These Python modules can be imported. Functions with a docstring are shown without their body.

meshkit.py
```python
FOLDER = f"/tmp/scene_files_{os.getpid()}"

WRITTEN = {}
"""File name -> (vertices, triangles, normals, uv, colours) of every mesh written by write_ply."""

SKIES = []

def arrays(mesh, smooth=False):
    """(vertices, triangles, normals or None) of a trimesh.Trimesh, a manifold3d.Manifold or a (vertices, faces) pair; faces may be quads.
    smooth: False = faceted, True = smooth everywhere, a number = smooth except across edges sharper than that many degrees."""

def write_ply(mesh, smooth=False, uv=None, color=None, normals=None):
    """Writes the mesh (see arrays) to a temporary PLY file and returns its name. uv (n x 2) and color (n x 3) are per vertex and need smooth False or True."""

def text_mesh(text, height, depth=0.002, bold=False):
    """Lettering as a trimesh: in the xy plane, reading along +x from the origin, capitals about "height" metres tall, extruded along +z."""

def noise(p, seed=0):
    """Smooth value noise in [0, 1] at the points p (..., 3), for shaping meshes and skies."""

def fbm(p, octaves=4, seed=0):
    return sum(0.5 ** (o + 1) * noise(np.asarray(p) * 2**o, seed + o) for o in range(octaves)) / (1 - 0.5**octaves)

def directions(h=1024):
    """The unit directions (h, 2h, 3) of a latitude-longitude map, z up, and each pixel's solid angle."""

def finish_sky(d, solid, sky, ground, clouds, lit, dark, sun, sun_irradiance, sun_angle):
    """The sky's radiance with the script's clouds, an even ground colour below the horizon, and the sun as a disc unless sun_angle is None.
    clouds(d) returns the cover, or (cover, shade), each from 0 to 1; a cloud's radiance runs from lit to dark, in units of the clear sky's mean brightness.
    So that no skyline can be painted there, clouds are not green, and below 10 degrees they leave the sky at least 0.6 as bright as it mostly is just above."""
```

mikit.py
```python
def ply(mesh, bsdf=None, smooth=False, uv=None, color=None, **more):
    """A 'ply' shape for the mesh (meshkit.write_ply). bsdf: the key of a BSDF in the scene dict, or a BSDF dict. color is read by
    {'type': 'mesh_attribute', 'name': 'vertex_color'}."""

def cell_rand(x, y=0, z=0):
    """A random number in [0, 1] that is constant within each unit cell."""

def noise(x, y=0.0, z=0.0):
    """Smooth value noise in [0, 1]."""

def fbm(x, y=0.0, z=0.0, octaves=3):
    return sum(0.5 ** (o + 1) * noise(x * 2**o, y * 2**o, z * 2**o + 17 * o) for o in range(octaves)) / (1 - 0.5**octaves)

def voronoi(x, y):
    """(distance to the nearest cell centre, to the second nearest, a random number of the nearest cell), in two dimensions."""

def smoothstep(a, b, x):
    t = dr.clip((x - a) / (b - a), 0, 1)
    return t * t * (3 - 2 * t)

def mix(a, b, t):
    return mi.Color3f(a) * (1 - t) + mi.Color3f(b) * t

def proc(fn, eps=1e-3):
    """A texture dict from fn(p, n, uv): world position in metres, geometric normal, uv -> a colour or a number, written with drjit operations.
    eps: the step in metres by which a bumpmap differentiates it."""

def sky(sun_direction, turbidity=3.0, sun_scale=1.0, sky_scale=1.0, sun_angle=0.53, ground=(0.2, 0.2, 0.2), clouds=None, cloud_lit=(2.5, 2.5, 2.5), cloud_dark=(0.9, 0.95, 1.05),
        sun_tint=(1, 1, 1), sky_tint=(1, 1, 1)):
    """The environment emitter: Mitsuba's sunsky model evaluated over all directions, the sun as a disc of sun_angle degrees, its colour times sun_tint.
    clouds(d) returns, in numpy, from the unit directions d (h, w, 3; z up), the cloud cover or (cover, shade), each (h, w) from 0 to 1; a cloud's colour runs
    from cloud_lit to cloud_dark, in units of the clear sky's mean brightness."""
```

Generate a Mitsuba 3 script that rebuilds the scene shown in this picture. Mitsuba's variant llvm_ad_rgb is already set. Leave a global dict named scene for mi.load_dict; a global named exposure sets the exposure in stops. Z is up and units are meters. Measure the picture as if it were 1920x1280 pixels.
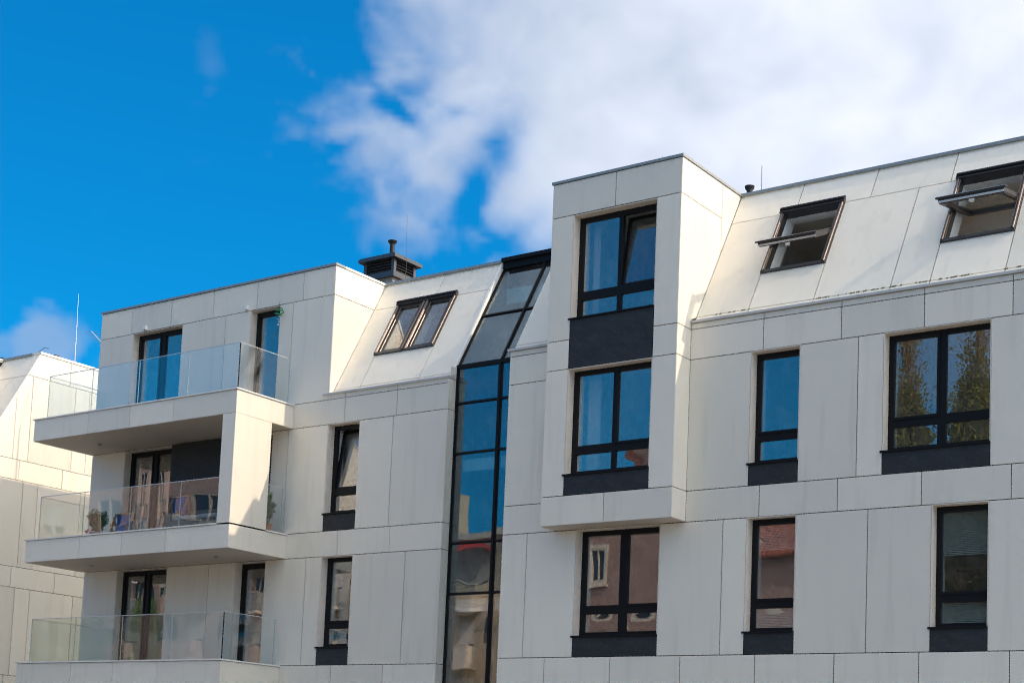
import math, random
import numpy as np
import trimesh, manifold3d
import shapely
from shapely.geometry import Polygon, box as sbox
import drjit as dr
import mitsuba as mi
import mikit, meshkit
from mikit import proc, noise, fbm, smoothstep, mix, cell_rand

# ------------------------------------------------------------------ camera, sky, exposure
T = mi.ScalarTransform4f
CAM = np.array([18.154, -24.58, 1.6])
RIGHT, DOWN, FWD = np.array([.811, .583, .042]), np.array([-.026, .108, -.994]), np.array([-.584, .805, .102])
scene, labels = {}, {}
scene['camera'] = {'type': 'perspective', 'fov': 36.17, 'fov_axis': 'x', 'near_clip': 0.1, 'far_clip': 6000.0,
                   'principal_point_offset_x': 0.0, 'principal_point_offset_y': -0.40905,
                   'to_world': T().look_at(origin=CAM.tolist(), target=(CAM + FWD).tolist(), up=(-DOWN).tolist())}
exposure = 1.96
SUN = (1.0, 0.28, 0.80)


def clouds(d):
    """Cover and shade of a broken cumulus deck, from world directions alone: a big bank to the north, scattered clouds elsewhere."""
    az = np.degrees(np.arctan2(d[..., 0], d[..., 1]))
    el = np.degrees(np.arcsin(np.clip(d[..., 2], -1, 1)))
    flat = d / np.maximum(d[..., 2:3] + 0.35, 0.05)
    warp = np.stack([meshkit.fbm(d * 14.0 + o, 4, 40 + int(o)) for o in (1.0, 5.0, 9.0)], -1) - .5
    dw = d + warp * .055
    n1 = meshkit.fbm(d * 9.0 + 3.1, 5, 11)
    n2 = meshkit.fbm(dw * 26.0 + 7.7, 6, 5)
    n4 = meshkit.fbm(dw * 60.0 + 2.2, 4, 8)
    n3 = meshkit.fbm(flat * 2.6 + 1.3, 5, 23)
    edge = np.interp(el, [0, 14, 17.0, 18.6, 19.8, 21.4, 23.5, 25.5, 27, 34, 60], [-30, -31, -35.2, -38.4, -40.6, -42.7, -44.2, -42.5, -41.7, -45, -60])
    def blob(a, e, ra, re, tilt=0.):
        x, y = az - a, el - e
        return np.exp(-((x / ra) ** 2 + ((y - tilt * x) / re) ** 2))
    t = (az - edge) + (n1 - .5) * 3
    hole = 1.35 * blob(-37.0, 22.7, 1.2, 1.5, .8) + .8 * blob(-38.2, 21.0, .8, 1.1, .5) + .62 * blob(-36.6, 19.6, 1.9, 1.3) + .5 * blob(-42.6, 24.9, .8, .4, -.5) + .8 * blob(-41.0, 23.5, .9, .35, -.5) + .5 * blob(-34.2, 17.8, 1.8, 1.2) + .45 * blob(-39.9, 24.6, 1.2, .4, .5)
    D = np.clip(t / 3.6, -3, 4.5) + 2.5 * (n2 - .5) + 1.6 * (n4 - .5) - 1.35 * hole
    bank = 1 - np.exp(-.66 * np.maximum(D + .5, 0) ** 1.55)
    bank *= 1 - np.clip((az - 100) / 30, 0, 1)
    wisp = np.clip(1.9 * blob(-53.2, 14.2, 1.25, 1.8) + 3.2 * (n2 - .5) + 1.4 * (n4 - .5) - .62, 0, 1) * .5 * np.clip(3 * blob(-53.2, 14.2, 1.8, 2.3), 0, 1)
    wisp += np.clip(.9 * blob(-48.2, 24.2, .6, 1.2) + 3.2 * (n2 - .5) + 2 * (n4 - .5) - .55, 0, 1) * blob(-48.2, 24.2, 1.5, 2.0) * .10
    sw = np.clip((34 - np.abs(az + 132)) / 12, 0, 1) * np.clip((44 - el) / 9, 0, 1)      # a clear gap low in the south-west, as the panes mirror it
    far = np.clip((n3 - .42) / .12, 0, 1) * np.clip((np.abs((az - 8 + 180) % 360 - 180) - 92) / 20, 0, 1) * (1 - sw)
    far = np.maximum(far, np.clip((el - 44) / 10, 0, 1) * np.clip((n3 - .30) / .1, 0, 1))
    cover = np.clip(np.maximum(np.maximum(bank, wisp), far * .9), 0, .97)
    sun = np.array(SUN) / np.linalg.norm(SUN)
    glow = np.exp(-((np.degrees(np.arccos(np.clip(d @ sun, -1, 1))) / 44) ** 2))        # clouds brightened towards the unseen sun, as added fill for right-facing walls
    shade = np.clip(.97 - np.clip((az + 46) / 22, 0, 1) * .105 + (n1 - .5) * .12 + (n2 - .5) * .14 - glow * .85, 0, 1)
    return cover, shade


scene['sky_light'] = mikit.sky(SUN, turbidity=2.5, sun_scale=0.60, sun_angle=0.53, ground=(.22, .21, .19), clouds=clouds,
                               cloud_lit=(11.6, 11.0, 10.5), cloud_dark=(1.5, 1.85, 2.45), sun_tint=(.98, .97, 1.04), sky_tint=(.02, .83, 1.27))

# ------------------------------------------------------------------ materials
rng = random.Random(7)


def pri(color, rough=.5, spec=.5, metal=0., **k):
    col = color if isinstance(color, dict) else {'type': 'rgb', 'value': list(color)}
    return {'type': 'twosided', 'bsdf': {'type': 'principled', 'base_color': col, 'roughness': rough, 'specular': spec, 'metallic': metal, **k}}


def panel_color(base, off):
    def fn(p, n, uv):
        big = fbm(p.x * .45 + off, p.y * .45, p.z * .45, 3)
        fine = fbm(p.x * 60 + off, p.y * 60, p.z * 60, 2)
        run = fbm(p.x * 7 + off, p.y * 7, p.z * .5, 3)
        k = 1 + (big - .5) * .085 + (fine - .5) * .045 - smoothstep(.52, .8, run) * .06
        return mi.Color3f(base[0] * k, base[1] * k, base[2] * k * (1 - (big - .5) * .03))
    return fn


for i, b in enumerate(((.760, .715, .612), (.724, .683, .587), (.788, .741, .637))):
    scene['m_panel_%d' % i] = pri(proc(panel_color(b, 13.7 * i)), (.42, .36, .48)[i], .45)
PANELS = ['m_panel_0', 'm_panel_1', 'm_panel_2']


def slate(p, n, uv):
    a = fbm((p.x + p.y) * 5 + p.z * 9, p.z * 5 - p.x * 2, 0.0, 4)
    s = fbm(p.x * 22 + p.z * 30, p.z * 16 - p.x * 10, 3.0, 3)
    k = .7 + .5 * a + smoothstep(.6, .85, s) * .5
    return mi.Color3f(.026 * k, .030 * k, .034 * k)


def slate_h(p, n, uv):
    return fbm((p.x + p.y) * 9 + p.z * 14, p.z * 10 - p.x * 5, 0.0, 4) * .006


scene['m_slate'] = {'type': 'bumpmap', 'tex': proc(slate_h, 4e-3), 'scale': 1.0, 'bsdf': pri(proc(slate), .55, .3)}


def flashing(p, n, uv):
    a = fbm(p.x * 1.7, p.y * 4, p.z * 4, 4)
    g = smoothstep(.55, .75, fbm(p.x * 5, p.y * 9, 2.0, 3))
    k = .52 + .12 * (a - .5)
    return mix(mi.Color3f(k, k * 1.0, k * .98), mi.Color3f(.30, .30, .22), g * .35)


scene['m_flashing'] = pri(proc(flashing), .5, .5)
scene['m_moss'] = pri((.16, .15, .085), .95, .1)
scene['m_coping'] = pri((.31, .32, .31), .35, .5, .3)
scene['m_white_cap'] = pri((.78, .77, .73), .4, .5)
scene['m_backing'] = pri((.03, .027, .025), .9, .1)
scene['m_frame'] = pri((.009, .0095, .011), .45, .15)
scene['m_roof_frame'] = pri((.034, .033, .036), .34, .5, .1)
scene['m_frame_metal'] = pri((.125, .105, .098), .32, .6, .7)
scene['m_gasket'] = pri((.012, .012, .013), .6, .3)
scene['m_reveal'] = pri(proc(panel_color((.78, .70, .60), 77.)), .5, .4)  # beige lining; warm bounced sunlight is put into its colour
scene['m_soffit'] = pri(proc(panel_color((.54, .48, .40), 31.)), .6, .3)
scene['m_room'] = pri((.66, .63, .58), .8, .2)
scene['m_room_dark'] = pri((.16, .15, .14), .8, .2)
scene['m_room_white'] = pri((.78, .78, .75), .7, .2)
scene['m_attic'] = pri((.82, .74, .64), .8, .2)
scene['m_rod'] = pri((.72, .74, .76), .3, .5, .5)
scene['m_black'] = pri((.018, .018, .02), .5, .4)
scene['m_white_plastic'] = pri((.75, .75, .73), .4, .5)


def dust_haze(p, n, uv):  # dust film; its pale haze is added to mute the reflected sky blue
    return .022 + .03 * smoothstep(.45, .8, fbm(p.x * 3.0 + p.z, p.y * 3, p.z * 2.2, 4)) + .012 * smoothstep(.5, .8, fbm(p.x * 18, p.y * 18, p.z * 3, 3))


scene['m_glass'] = {'type': 'blendbsdf', 'weight': proc(dust_haze),
                    'clean': {'type': 'thindielectric', 'int_ior': 2.3, 'specular_transmittance': {'type': 'rgb', 'value': [.80, .86, .86]}, 'specular_reflectance': {'type': 'rgb', 'value': [1.0, .97, .93]}},
                    'film': {'type': 'twosided', 'bsdf': {'type': 'diffuse', 'reflectance': {'type': 'rgb', 'value': [.75, .72, .68]}}}}
scene['m_stair_glass'] = {'type': 'blendbsdf', 'weight': proc(dust_haze), 'clean': {'type': 'thindielectric', 'int_ior': 2.2, 'specular_transmittance': {'type': 'rgb', 'value': [.45, .66, .70]}, 'specular_reflectance': {'type': 'rgb', 'value': [.66, .78, .80]}}, 'film': {'type': 'twosided', 'bsdf': {'type': 'diffuse', 'reflectance': {'type': 'rgb', 'value': [.6, .6, .58]}}}}
scene['m_rail_glass'] = {'type': 'thindielectric', 'int_ior': 1.66, 'specular_transmittance': {'type': 'rgb', 'value': [.93, .965, .95]}}
scene['m_glass_edge'] = pri((.30, .40, .38), .2, .6)
scene['m_rail'] = pri((.62, .63, .63), .3, .5, .4)
scene['m_louvre'] = pri((.075, .08, .088), .36, .6, .3)


def plaster(p, n, uv):
    k = .34 + .14 * (fbm(p.x * 6, p.y * 6, p.z * 6, 4) - .5)
    return mi.Color3f(k, k * .94, k * .84)


scene['m_plaster'] = pri(proc(plaster), .85, .2)
scene['m_canvas'] = pri((.012, .075, .27), .8, .2)
scene['m_wood'] = pri(proc(lambda p, n, uv: mi.Color3f(.34, .17, .075) * (.75 + .5 * fbm(p.x * 30, p.y * 30, p.z * 6, 3))), .5, .4)
scene['m_door_wood'] = pri(proc(lambda p, n, uv: mi.Color3f(.40, .19, .06) * (.8 + .4 * fbm(p.x * 25, p.y * 25, p.z * 3, 3))), .5, .4)
scene['m_rattan'] = pri(proc(lambda p, n, uv: mi.Color3f(.12, .115, .11) * (.6 + .8 * noise(p.x * 60, p.y * 60, p.z * 90))), .7, .3)
scene['m_cushion'] = pri((.30, .31, .33), .9, .1)
scene['m_terracotta'] = pri((.36, .15, .08), .8, .2)
scene['m_pot'] = pri((.20, .20, .21), .6, .3)
scene['m_leaf'] = {'type': 'principledthin', 'base_color': {'type': 'rgb', 'value': [.07, .16, .04]}, 'roughness': .5, 'diff_trans': .6}
scene['m_leaf_olive'] = {'type': 'principledthin', 'base_color': {'type': 'rgb', 'value': [.20, .21, .055]}, 'roughness': .55, 'diff_trans': .6}
scene['m_leaf_dark'] = {'type': 'principledthin', 'base_color': {'type': 'rgb', 'value': [.035, .045, .02]}, 'roughness': .6, 'diff_trans': .4}
scene['m_bark'] = pri((.16, .13, .10), .9, .1)
scene['m_flower'] = pri((.55, .10, .14), .7, .2)
scene['m_curtain'] = {'type': 'twosided', 'bsdf': {'type': 'diffuse', 'reflectance': {'type': 'rgb', 'value': [.62, .60, .58]}}}
scene['m_blind'] = pri((.70, .80, .74), .6, .3)
scene['m_green'] = pri((.02, .28, .12), .4, .5)
scene['m_crystal'] = pri((.6, .62, .65), .2, .6)
# across the street
scene['m_pink'] = pri(proc(lambda p, n, uv: mi.Color3f(.33, .235, .215) * (.88 + .24 * fbm(p.x * 1.5, p.y * 2, p.z * 1.5, 4))), .9, .1)
scene['m_beige'] = pri(proc(lambda p, n, uv: mi.Color3f(.47, .40, .32) * (.9 + .2 * fbm(p.x * .8, p.y, p.z * .8, 4))), .9, .1)
scene['m_rose'] = pri(proc(lambda p, n, uv: mi.Color3f(.50, .37, .33) * (.9 + .2 * fbm(p.x * .7, p.y, p.z * .7, 4))), .9, .1)
scene['m_tile'] = pri(proc(lambda p, n, uv: mi.Color3f(.21, .075, .055) * (.7 + .6 * noise(p.x * 4, p.y * 3, p.z * 3))), .8, .2)
scene['m_trim'] = pri((.60, .56, .50), .7, .2)
scene['m_far_glass'] = pri((.03, .035, .04), .12, .6)
scene['m_red'] = pri((.33, .03, .035), .8, .1)
scene['m_grey_panel'] = pri((.25, .26, .27), .7, .2)
scene['m_street'] = pri(proc(lambda p, n, uv: mi.Color3f(.07, .069, .068) * (.8 + .4 * fbm(p.x * 3, p.y * 3, 0.0, 3))), .9, .2)
scene['m_paving'] = pri(proc(lambda p, n, uv: mi.Color3f(.23, .22, .20) * (.85 + .3 * fbm(p.x * 2, p.y * 2, 0.0, 3))), .9, .2)
scene['m_earth'] = pri(proc(lambda p, n, uv: mi.Color3f(.24, .23, .18) * (.8 + .4 * fbm(p.x * .2, p.y * .2, 0.0, 4))), .95, .1)

# ------------------------------------------------------------------ helpers


def numbered(key):
    if key not in scene and key not in labels:
        return key
    k = 1
    while '%s_%03d' % (key, k) in scene or '%s_%03d' % (key, k) in labels:
        k += 1
    return '%s_%03d' % (key, k)


def put(key, mesh, mat, smooth=False, **more):
    key = numbered(key)
    if isinstance(mesh, dict):
        scene[key] = {**mesh, **more}
    else:
        scene[key] = mikit.ply(mesh, mat, smooth=smooth, **more)
    return key


def thing(key, label, category, group=None, kind=None):
    key = numbered(key)
    labels[key] = {'label': label, 'category': category}
    if group:
        labels[key]['group'] = group
    if kind:
        labels[key]['kind'] = kind
    return key


def name_part(key, label):
    labels[key] = {'label': label}


def structure(key, mesh, mat, label):
    key = put(key, mesh, mat)
    labels[key] = {'label': label, 'kind': 'structure'}


def B(x0, x1, y0, y1, z0, z1):
    m = trimesh.creation.box(extents=(x1 - x0, y1 - y0, z1 - z0))
    m.apply_translation(((x0 + x1) / 2, (y0 + y1) / 2, (z0 + z1) / 2))
    return m


def cat(*ms):
    return trimesh.util.concatenate([m for m in ms if m is not None])


class Plane:
    """A wall plane: u along it, v up it, n out of it."""
    def __init__(self, o, u, v):
        self.o, self.u, self.v = (np.asarray(a, float) for a in (o, u, v))
        self.u /= np.linalg.norm(self.u)
        self.v /= np.linalg.norm(self.v)
        self.n = np.cross(self.u, self.v)
        self.M = np.eye(4)
        self.M[:3, 0], self.M[:3, 1], self.M[:3, 2], self.M[:3, 3] = self.u, self.v, self.n, self.o

    def at(self, a, b, c=0.):
        return self.o + self.u * a + self.v * b + self.n * c

    def slab(self, poly, back, front):
        """poly (in u, v) extruded from depth back to depth front along n."""
        out = []
        for g in getattr(poly, 'geoms', [poly]):
            if g.is_empty or g.area < 1e-5:
                continue
            if len(g.interiors) == 0 and len(g.exterior.coords) == 5 and abs(g.area - g.envelope.area) < 1e-9:
                a0, b0, a1, b1 = g.bounds
                m = B(a0, a1, b0, b1, back, front)
            else:
                m = trimesh.creation.extrude_polygon(g, front - back, engine='earcut')
                m.apply_translation((0, 0, back))
            m.apply_transform(self.M)
            out.append(m)
        return cat(*out) if out else None


JOINT = .0075
SKIN = .014


def lay_panels(parent, plane, cells, clip=None, holes=(), name='panel', mats=None, gap=JOINT):
    """Cladding panels: cells are (u0, u1, v0, v1); each is a mesh of its own, cut by the clip polygon and the holes."""
    for (u0, u1, v0, v1) in cells:
        g = sbox(u0 + gap, v0 + gap, u1 - gap, v1 - gap)
        if clip is not None:
            g = g.intersection(clip)
        for h in holes:
            g = g.difference(h)
        if g.is_empty or g.area < .002:
            continue
        f = rng.uniform(-.0012, .0012)
        m = plane.slab(g, -SKIN + f, f)
        if m is None:
            continue
        # a hair of lean, as fixed on site
        put('%s__%s' % (parent, name), m, (mats or PANELS)[rng.randrange(len(mats or PANELS))])


def row(v0, v1, us):
    return [(a, b, v0, v1) for a, b in zip(us[:-1], us[1:])]


def rect(u0, u1, v0, v1):
    return sbox(u0, v0, u1, v1)


def tube(pts, r, sides=8, caps=True):
    pts = np.asarray(pts, float)
    rr = np.broadcast_to(r, (len(pts),)).astype(float)
    t = np.gradient(pts, axis=0)
    t /= np.linalg.norm(t, axis=1, keepdims=True) + 1e-12
    ref = np.array([0, 0, 1.]) if abs(t[:, 2]).mean() < .8 else np.array([1., 0, 0])
    a = np.cross(t, ref)
    a /= np.linalg.norm(a, axis=1, keepdims=True) + 1e-12
    b = np.cross(t, a)
    ang = np.arange(sides) * 2 * np.pi / sides
    v = pts[:, None] + rr[:, None, None] * (np.cos(ang)[None, :, None] * a[:, None] + np.sin(ang)[None, :, None] * b[:, None])
    n = len(pts)
    f = []
    for i in range(n - 1):
        for j in range(sides):
            k = (j + 1) % sides
            f += [(i * sides + j, i * sides + k, (i + 1) * sides + k), (i * sides + j, (i + 1) * sides + k, (i + 1) * sides + j)]
    v = v.reshape(-1, 3)
    if caps:
        c0, c1 = len(v), len(v) + 1
        v = np.vstack([v, pts[:1], pts[-1:]])
        for j in range(sides):
            k = (j + 1) % sides
            f += [(c0, k, j), (c1, (n - 1) * sides + j, (n - 1) * sides + k)]
    return trimesh.Trimesh(v, f, process=False)


def bar(p, q, w, h, up=(0, 0, 1)):
    """A square-cut bar from p to q, w across and h along up."""
    p, q = np.asarray(p, float), np.asarray(q, float)
    d = q - p
    L = np.linalg.norm(d)
    d /= L
    s = np.cross(d, up)
    s /= np.linalg.norm(s)
    u = np.cross(s, d)
    m = trimesh.creation.box(extents=(L, w, h))
    M = np.eye(4)
    M[:3, 0], M[:3, 1], M[:3, 2], M[:3, 3] = d, s, u, (p + q) / 2
    m.apply_transform(M)
    return m


def pane_mesh(plane, u0, u1, v0, v1, c, bow=.0025, tilt=.002, seed=0, wave=.00016):
    """One insulating-glass sheet: slightly bowed and wavy, as real panes are."""
    r = random.Random(seed * 7919 + 13)
    nu, nv = 12, 18
    U, V = np.meshgrid(np.linspace(0, 1, nu), np.linspace(0, 1, nv))
    w, h = u1 - u0, v1 - v0
    k = min(1., w / .8)
    d = bow * k * r.choice((-1, 1)) * r.uniform(.5, 1.2) * np.sin(np.pi * U) * np.sin(np.pi * V)
    d = d + tilt * (r.uniform(-1, 1) * (U - .5) * w + r.uniform(-1, 1) * (V - .5) * h)
    P = np.stack([U * w * 2.2 + r.uniform(0, 50), V * h * 2.2, np.full_like(U, r.uniform(0, 50))], -1)
    d = d + wave * (meshkit.fbm(P, 2, seed) - .5) * 2
    pts = plane.o + (u0 + U * w)[..., None] * plane.u + (v0 + V * h)[..., None] * plane.v + (c + d)[..., None] * plane.n
    i, j = np.meshgrid(np.arange(nv - 1), np.arange(nu - 1), indexing='ij')
    a = (i * nu + j).ravel()
    q = np.stack([a, a + 1, a + nu + 1, a + nu], -1)
    return trimesh.Trimesh(pts.reshape(-1, 3), np.vstack([q[:, [0, 1, 2]], q[:, [0, 2, 3]]]), process=False)


def room(x0, x1, y0, y1, z0, z1):
    """The five inner faces of a room open to the front (-y)."""
    v = np.array([[x, y, z] for x in (x0, x1) for y in (y0, y1) for z in (z0, z1)], float)
    q = [(0, 1, 3, 2), (4, 6, 7, 5), (0, 2, 6, 4), (1, 5, 7, 3), (2, 3, 7, 6)]
    f = [t for a, b, c, d in q for t in ((a, b, c), (a, c, d))]
    return trimesh.Trimesh(v, f, process=False)


# ------------------------------------------------------------------ the setting
structure('ground', B(-900, 900, -900, 900, -.5, 0), 'm_earth', 'open level ground around the buildings')
structure('pavement', B(-120, 120, -6.5, 16, 0, .12), 'm_paving', 'pale pavement along the foot of the apartment building')
structure('road', B(-120, 120, -20, -6.5, 0, .004), 'm_street', 'grey asphalt street in front of the apartment building')
structure('pavement', B(-120, 120, -29, -20, 0, .12), 'm_paving', 'pale pavement on the far side of the street')

# ------------------------------------------------------------------ the apartment building
A = thing('apartment_building', 'large cream panel-clad apartment building with balconies, bay window and sloped roof filling the frame', 'apartment building')
Z0, Z1, Z2, Z3, Z4, Z5, Z6 = 3.42, 3.99, 6.42, 6.99, 9.43, 10.0, 12.45
ZT = 13.13
FR = Plane((0, 0, 0), (1, 0, 0), (0, 0, 1))         # right front, y = 0
FL = Plane((0, 1.0, 0), (1, 0, 0), (0, 0, 1))       # left front, y = 1
YB = -.503
FB = Plane((0, YB, 0), (1, 0, 0), (0, 0, 1))        # bay front
XR = 14.6                                          # right end, outside the frame
XL = -13.87
XB0, XB1 = 1.245, 4.112
XS0 = -2.33                                        # stair glazing
XK = -5.767                                        # right side of the attic block
RF = np.array([.18, 10.28]); RT = np.array([1.84, 13.17])
LF = np.array([1.15, 10.25]); LT = np.array([2.78, 13.19])


def roof_plane(f, t):
    d = (t - f) / np.linalg.norm(t - f)
    return Plane((0, f[0], f[1]), (1, 0, 0), (0, d[0], d[1])), np.linalg.norm(t - f)


PR, SR = roof_plane(RF, RT)
PL, SL = roof_plane(LF, LT)

interior = []
win_count = [0]


def window(x0, x1, z0, z1, plane, ufs, vsplit, apron_z=None, depth=.21, tilted=(), sashes=(), room_box=None, label=None, blind=None, door=False, inner=.22, seed=None, bow=.0028, tilt_pane=.004):
    """A window in an opening x0..x1, z0..z1 of a front plane: linings, sill, frame, sashes, panes. ufs: u edges of the panes pairwise; vsplit: v edges pairwise, upper row first."""
    win_count[0] += 1
    seed = win_count[0] if seed is None else seed
    y = plane.o[1]
    yf = y + depth
    frame = rect(x0, x1, z0, z1)
    panes = []
    for ri, (va, vb) in enumerate(vsplit):
        for ci, (ua, ub) in enumerate(ufs):
            frame = frame.difference(rect(ua, ub, va, vb))
            panes.append((ci, ri, ua, ub, va, vb))
    W = '%s__%s' % (A, 'balcony_door' if door else 'window')
    W = put(W, plane.slab(frame, -depth - .075, -depth), 'm_frame')
    if label:
        name_part(W, label)
    k = .012
    put(W + '__lining', B(x0 - .0, x0 + k, y + .004, yf, z0, z1), 'm_reveal')
    put(W + '__lining', B(x1 - k, x1, y + .004, yf, z0, z1), 'm_reveal')
    put(W + '__head_lining', B(x0 + k, x1 - k, y + .004, yf, z1 - k, z1), 'm_reveal')
    if apron_z is not None:
        put(W + '__sill', B(x0 - .03, x1 - .002, y - .035, yf + .005, z0 - .03, z0 + .004), 'm_frame')
        put(W + '__apron_panel', B(x0 + .004, x1 - .004, y + .002, y + .03, apron_z + .006, z0 - .031), 'm_slate')
    else:
        put(W + '__threshold', B(x0, x1, y + .01, yf + .08, z0 - .06, z0 - .002), 'm_frame')
    for (ci, ri, ua, ub, va, vb) in panes:
        s = seed * 31 + ci * 7 + ri
        if (ci, ri) in tilted:
            a = math.radians(8.5)
            dv = np.array([0, math.sin(a), math.cos(a)])
            tp = Plane((0, yf + .02, va - .02), (1, 0, 0), dv)
            H = vb - va + .05
            ring = rect(ua - .03, ub + .03, 0, H).difference(rect(ua + .035, ub - .035, .06, H - .06))
            put(W + '__sash', tp.slab(ring, -.055, .0), 'm_frame')
            put(W + '__pane', pane_mesh(tp, ua + .03, ub - .03, .055, H - .055, -.03, bow, tilt_pane, s), 'm_glass', smooth=True)
        else:
            if (ci, ri) in sashes:
                ring = rect(ua - .035, ub + .035, va - .035, vb + .035).difference(rect(ua + .012, ub - .012, va + .012, vb - .012))
                put(W + '__sash', plane.slab(ring, -depth - .05, -depth + .016), 'm_frame')
            put(W + '__pane', pane_mesh(plane, ua - .012, ub + .012, va - .012, vb + .012, -depth - .035, bow, tilt_pane, s), 'm_glass', smooth=True)
    yb = yf + .075
    put(W + '__inner_jamb', B(x0 - .02, x0 + .055, yb, yb + inner, z0, z1), 'm_room_white')
    put(W + '__inner_jamb', B(x1 - .055, x1 + .02, yb, yb + inner, z0, z1), 'm_room_white')
    if blind:
        for (za, zb, ci) in blind:
            ua, ub = ufs[ci]
            n = max(2, int((zb - za) / .028))
            slats = []
            for i in range(n):
                z = za + (i + .5) * (zb - za) / n
                slats.append(bar((ua - .02, yb + .02, z), (ub + .02, yb + .02, z), .021, .004, (0, -.5, .87)))
            bk = put(W + '__blind', cat(*slats), 'm_blind')
            labels[bk] = {'kind': 'stuff'}
    rb = room_box or (x0 - .9, x1 + .9, 4.2)
    zf = z0 - (.9 if not door else .04)
    interior.append(room(rb[0], rb[1], yb + inner - .02, yb + rb[2], zf, z1 + .18))
    return W


# openings of the right front
W5 = (1.745, 3.59, 4.39, Z2)
W3 = (5.355, 6.31, 4.39, Z2)
W4 = (8.74, 9.69, 4.39, Z2)
W1 = (5.36, 6.315, 7.39, Z4)
W2 = (7.86, 9.70, 7.39, Z4)


def full(w, bottom):
    return rect(w[0], w[1], bottom, w[3])


wall_poly = rect(0, XR, 0, 10.1)
for w, b in ((W5, Z1), (W3, Z1), (W4, Z1), (W1, Z3), (W2, Z3)):
    wall_poly = wall_poly.difference(full(w, b + .01))
wall_poly = wall_poly.difference(rect(XB0 + .1, XB1 - .1, 6.6, 10.11))
WR = put(A + '__wall', FR.slab(wall_poly, -.30, -.028), 'm_backing')
name_part(WR, 'right front wall of cream rectangular panels')
FAR = [11.54, 13.03, XR]
cells = row(0, Z0, [0, 1.12, 2.6, 4.09, 5.585, 7.07, 8.56, 10.05] + FAR)
cells += row(Z0, Z1, [0, 1.12, 2.6, 4.09, 5.585, 7.07, 8.56, 10.05] + FAR)
cells += row(Z1, Z2, [0, .6, 1.745]) + row(Z1, Z2, [3.59, 4.885, 5.355]) + row(Z1, Z2, [6.31, 7.63, 8.74]) + row(Z1, Z2, [9.69, 11.1, 12.6, XR])
cells += row(Z2, Z3, [0, XB0]) + row(Z2, Z3, [XB1, 5.59, 7.07, 8.56, 10.05] + FAR)
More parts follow.
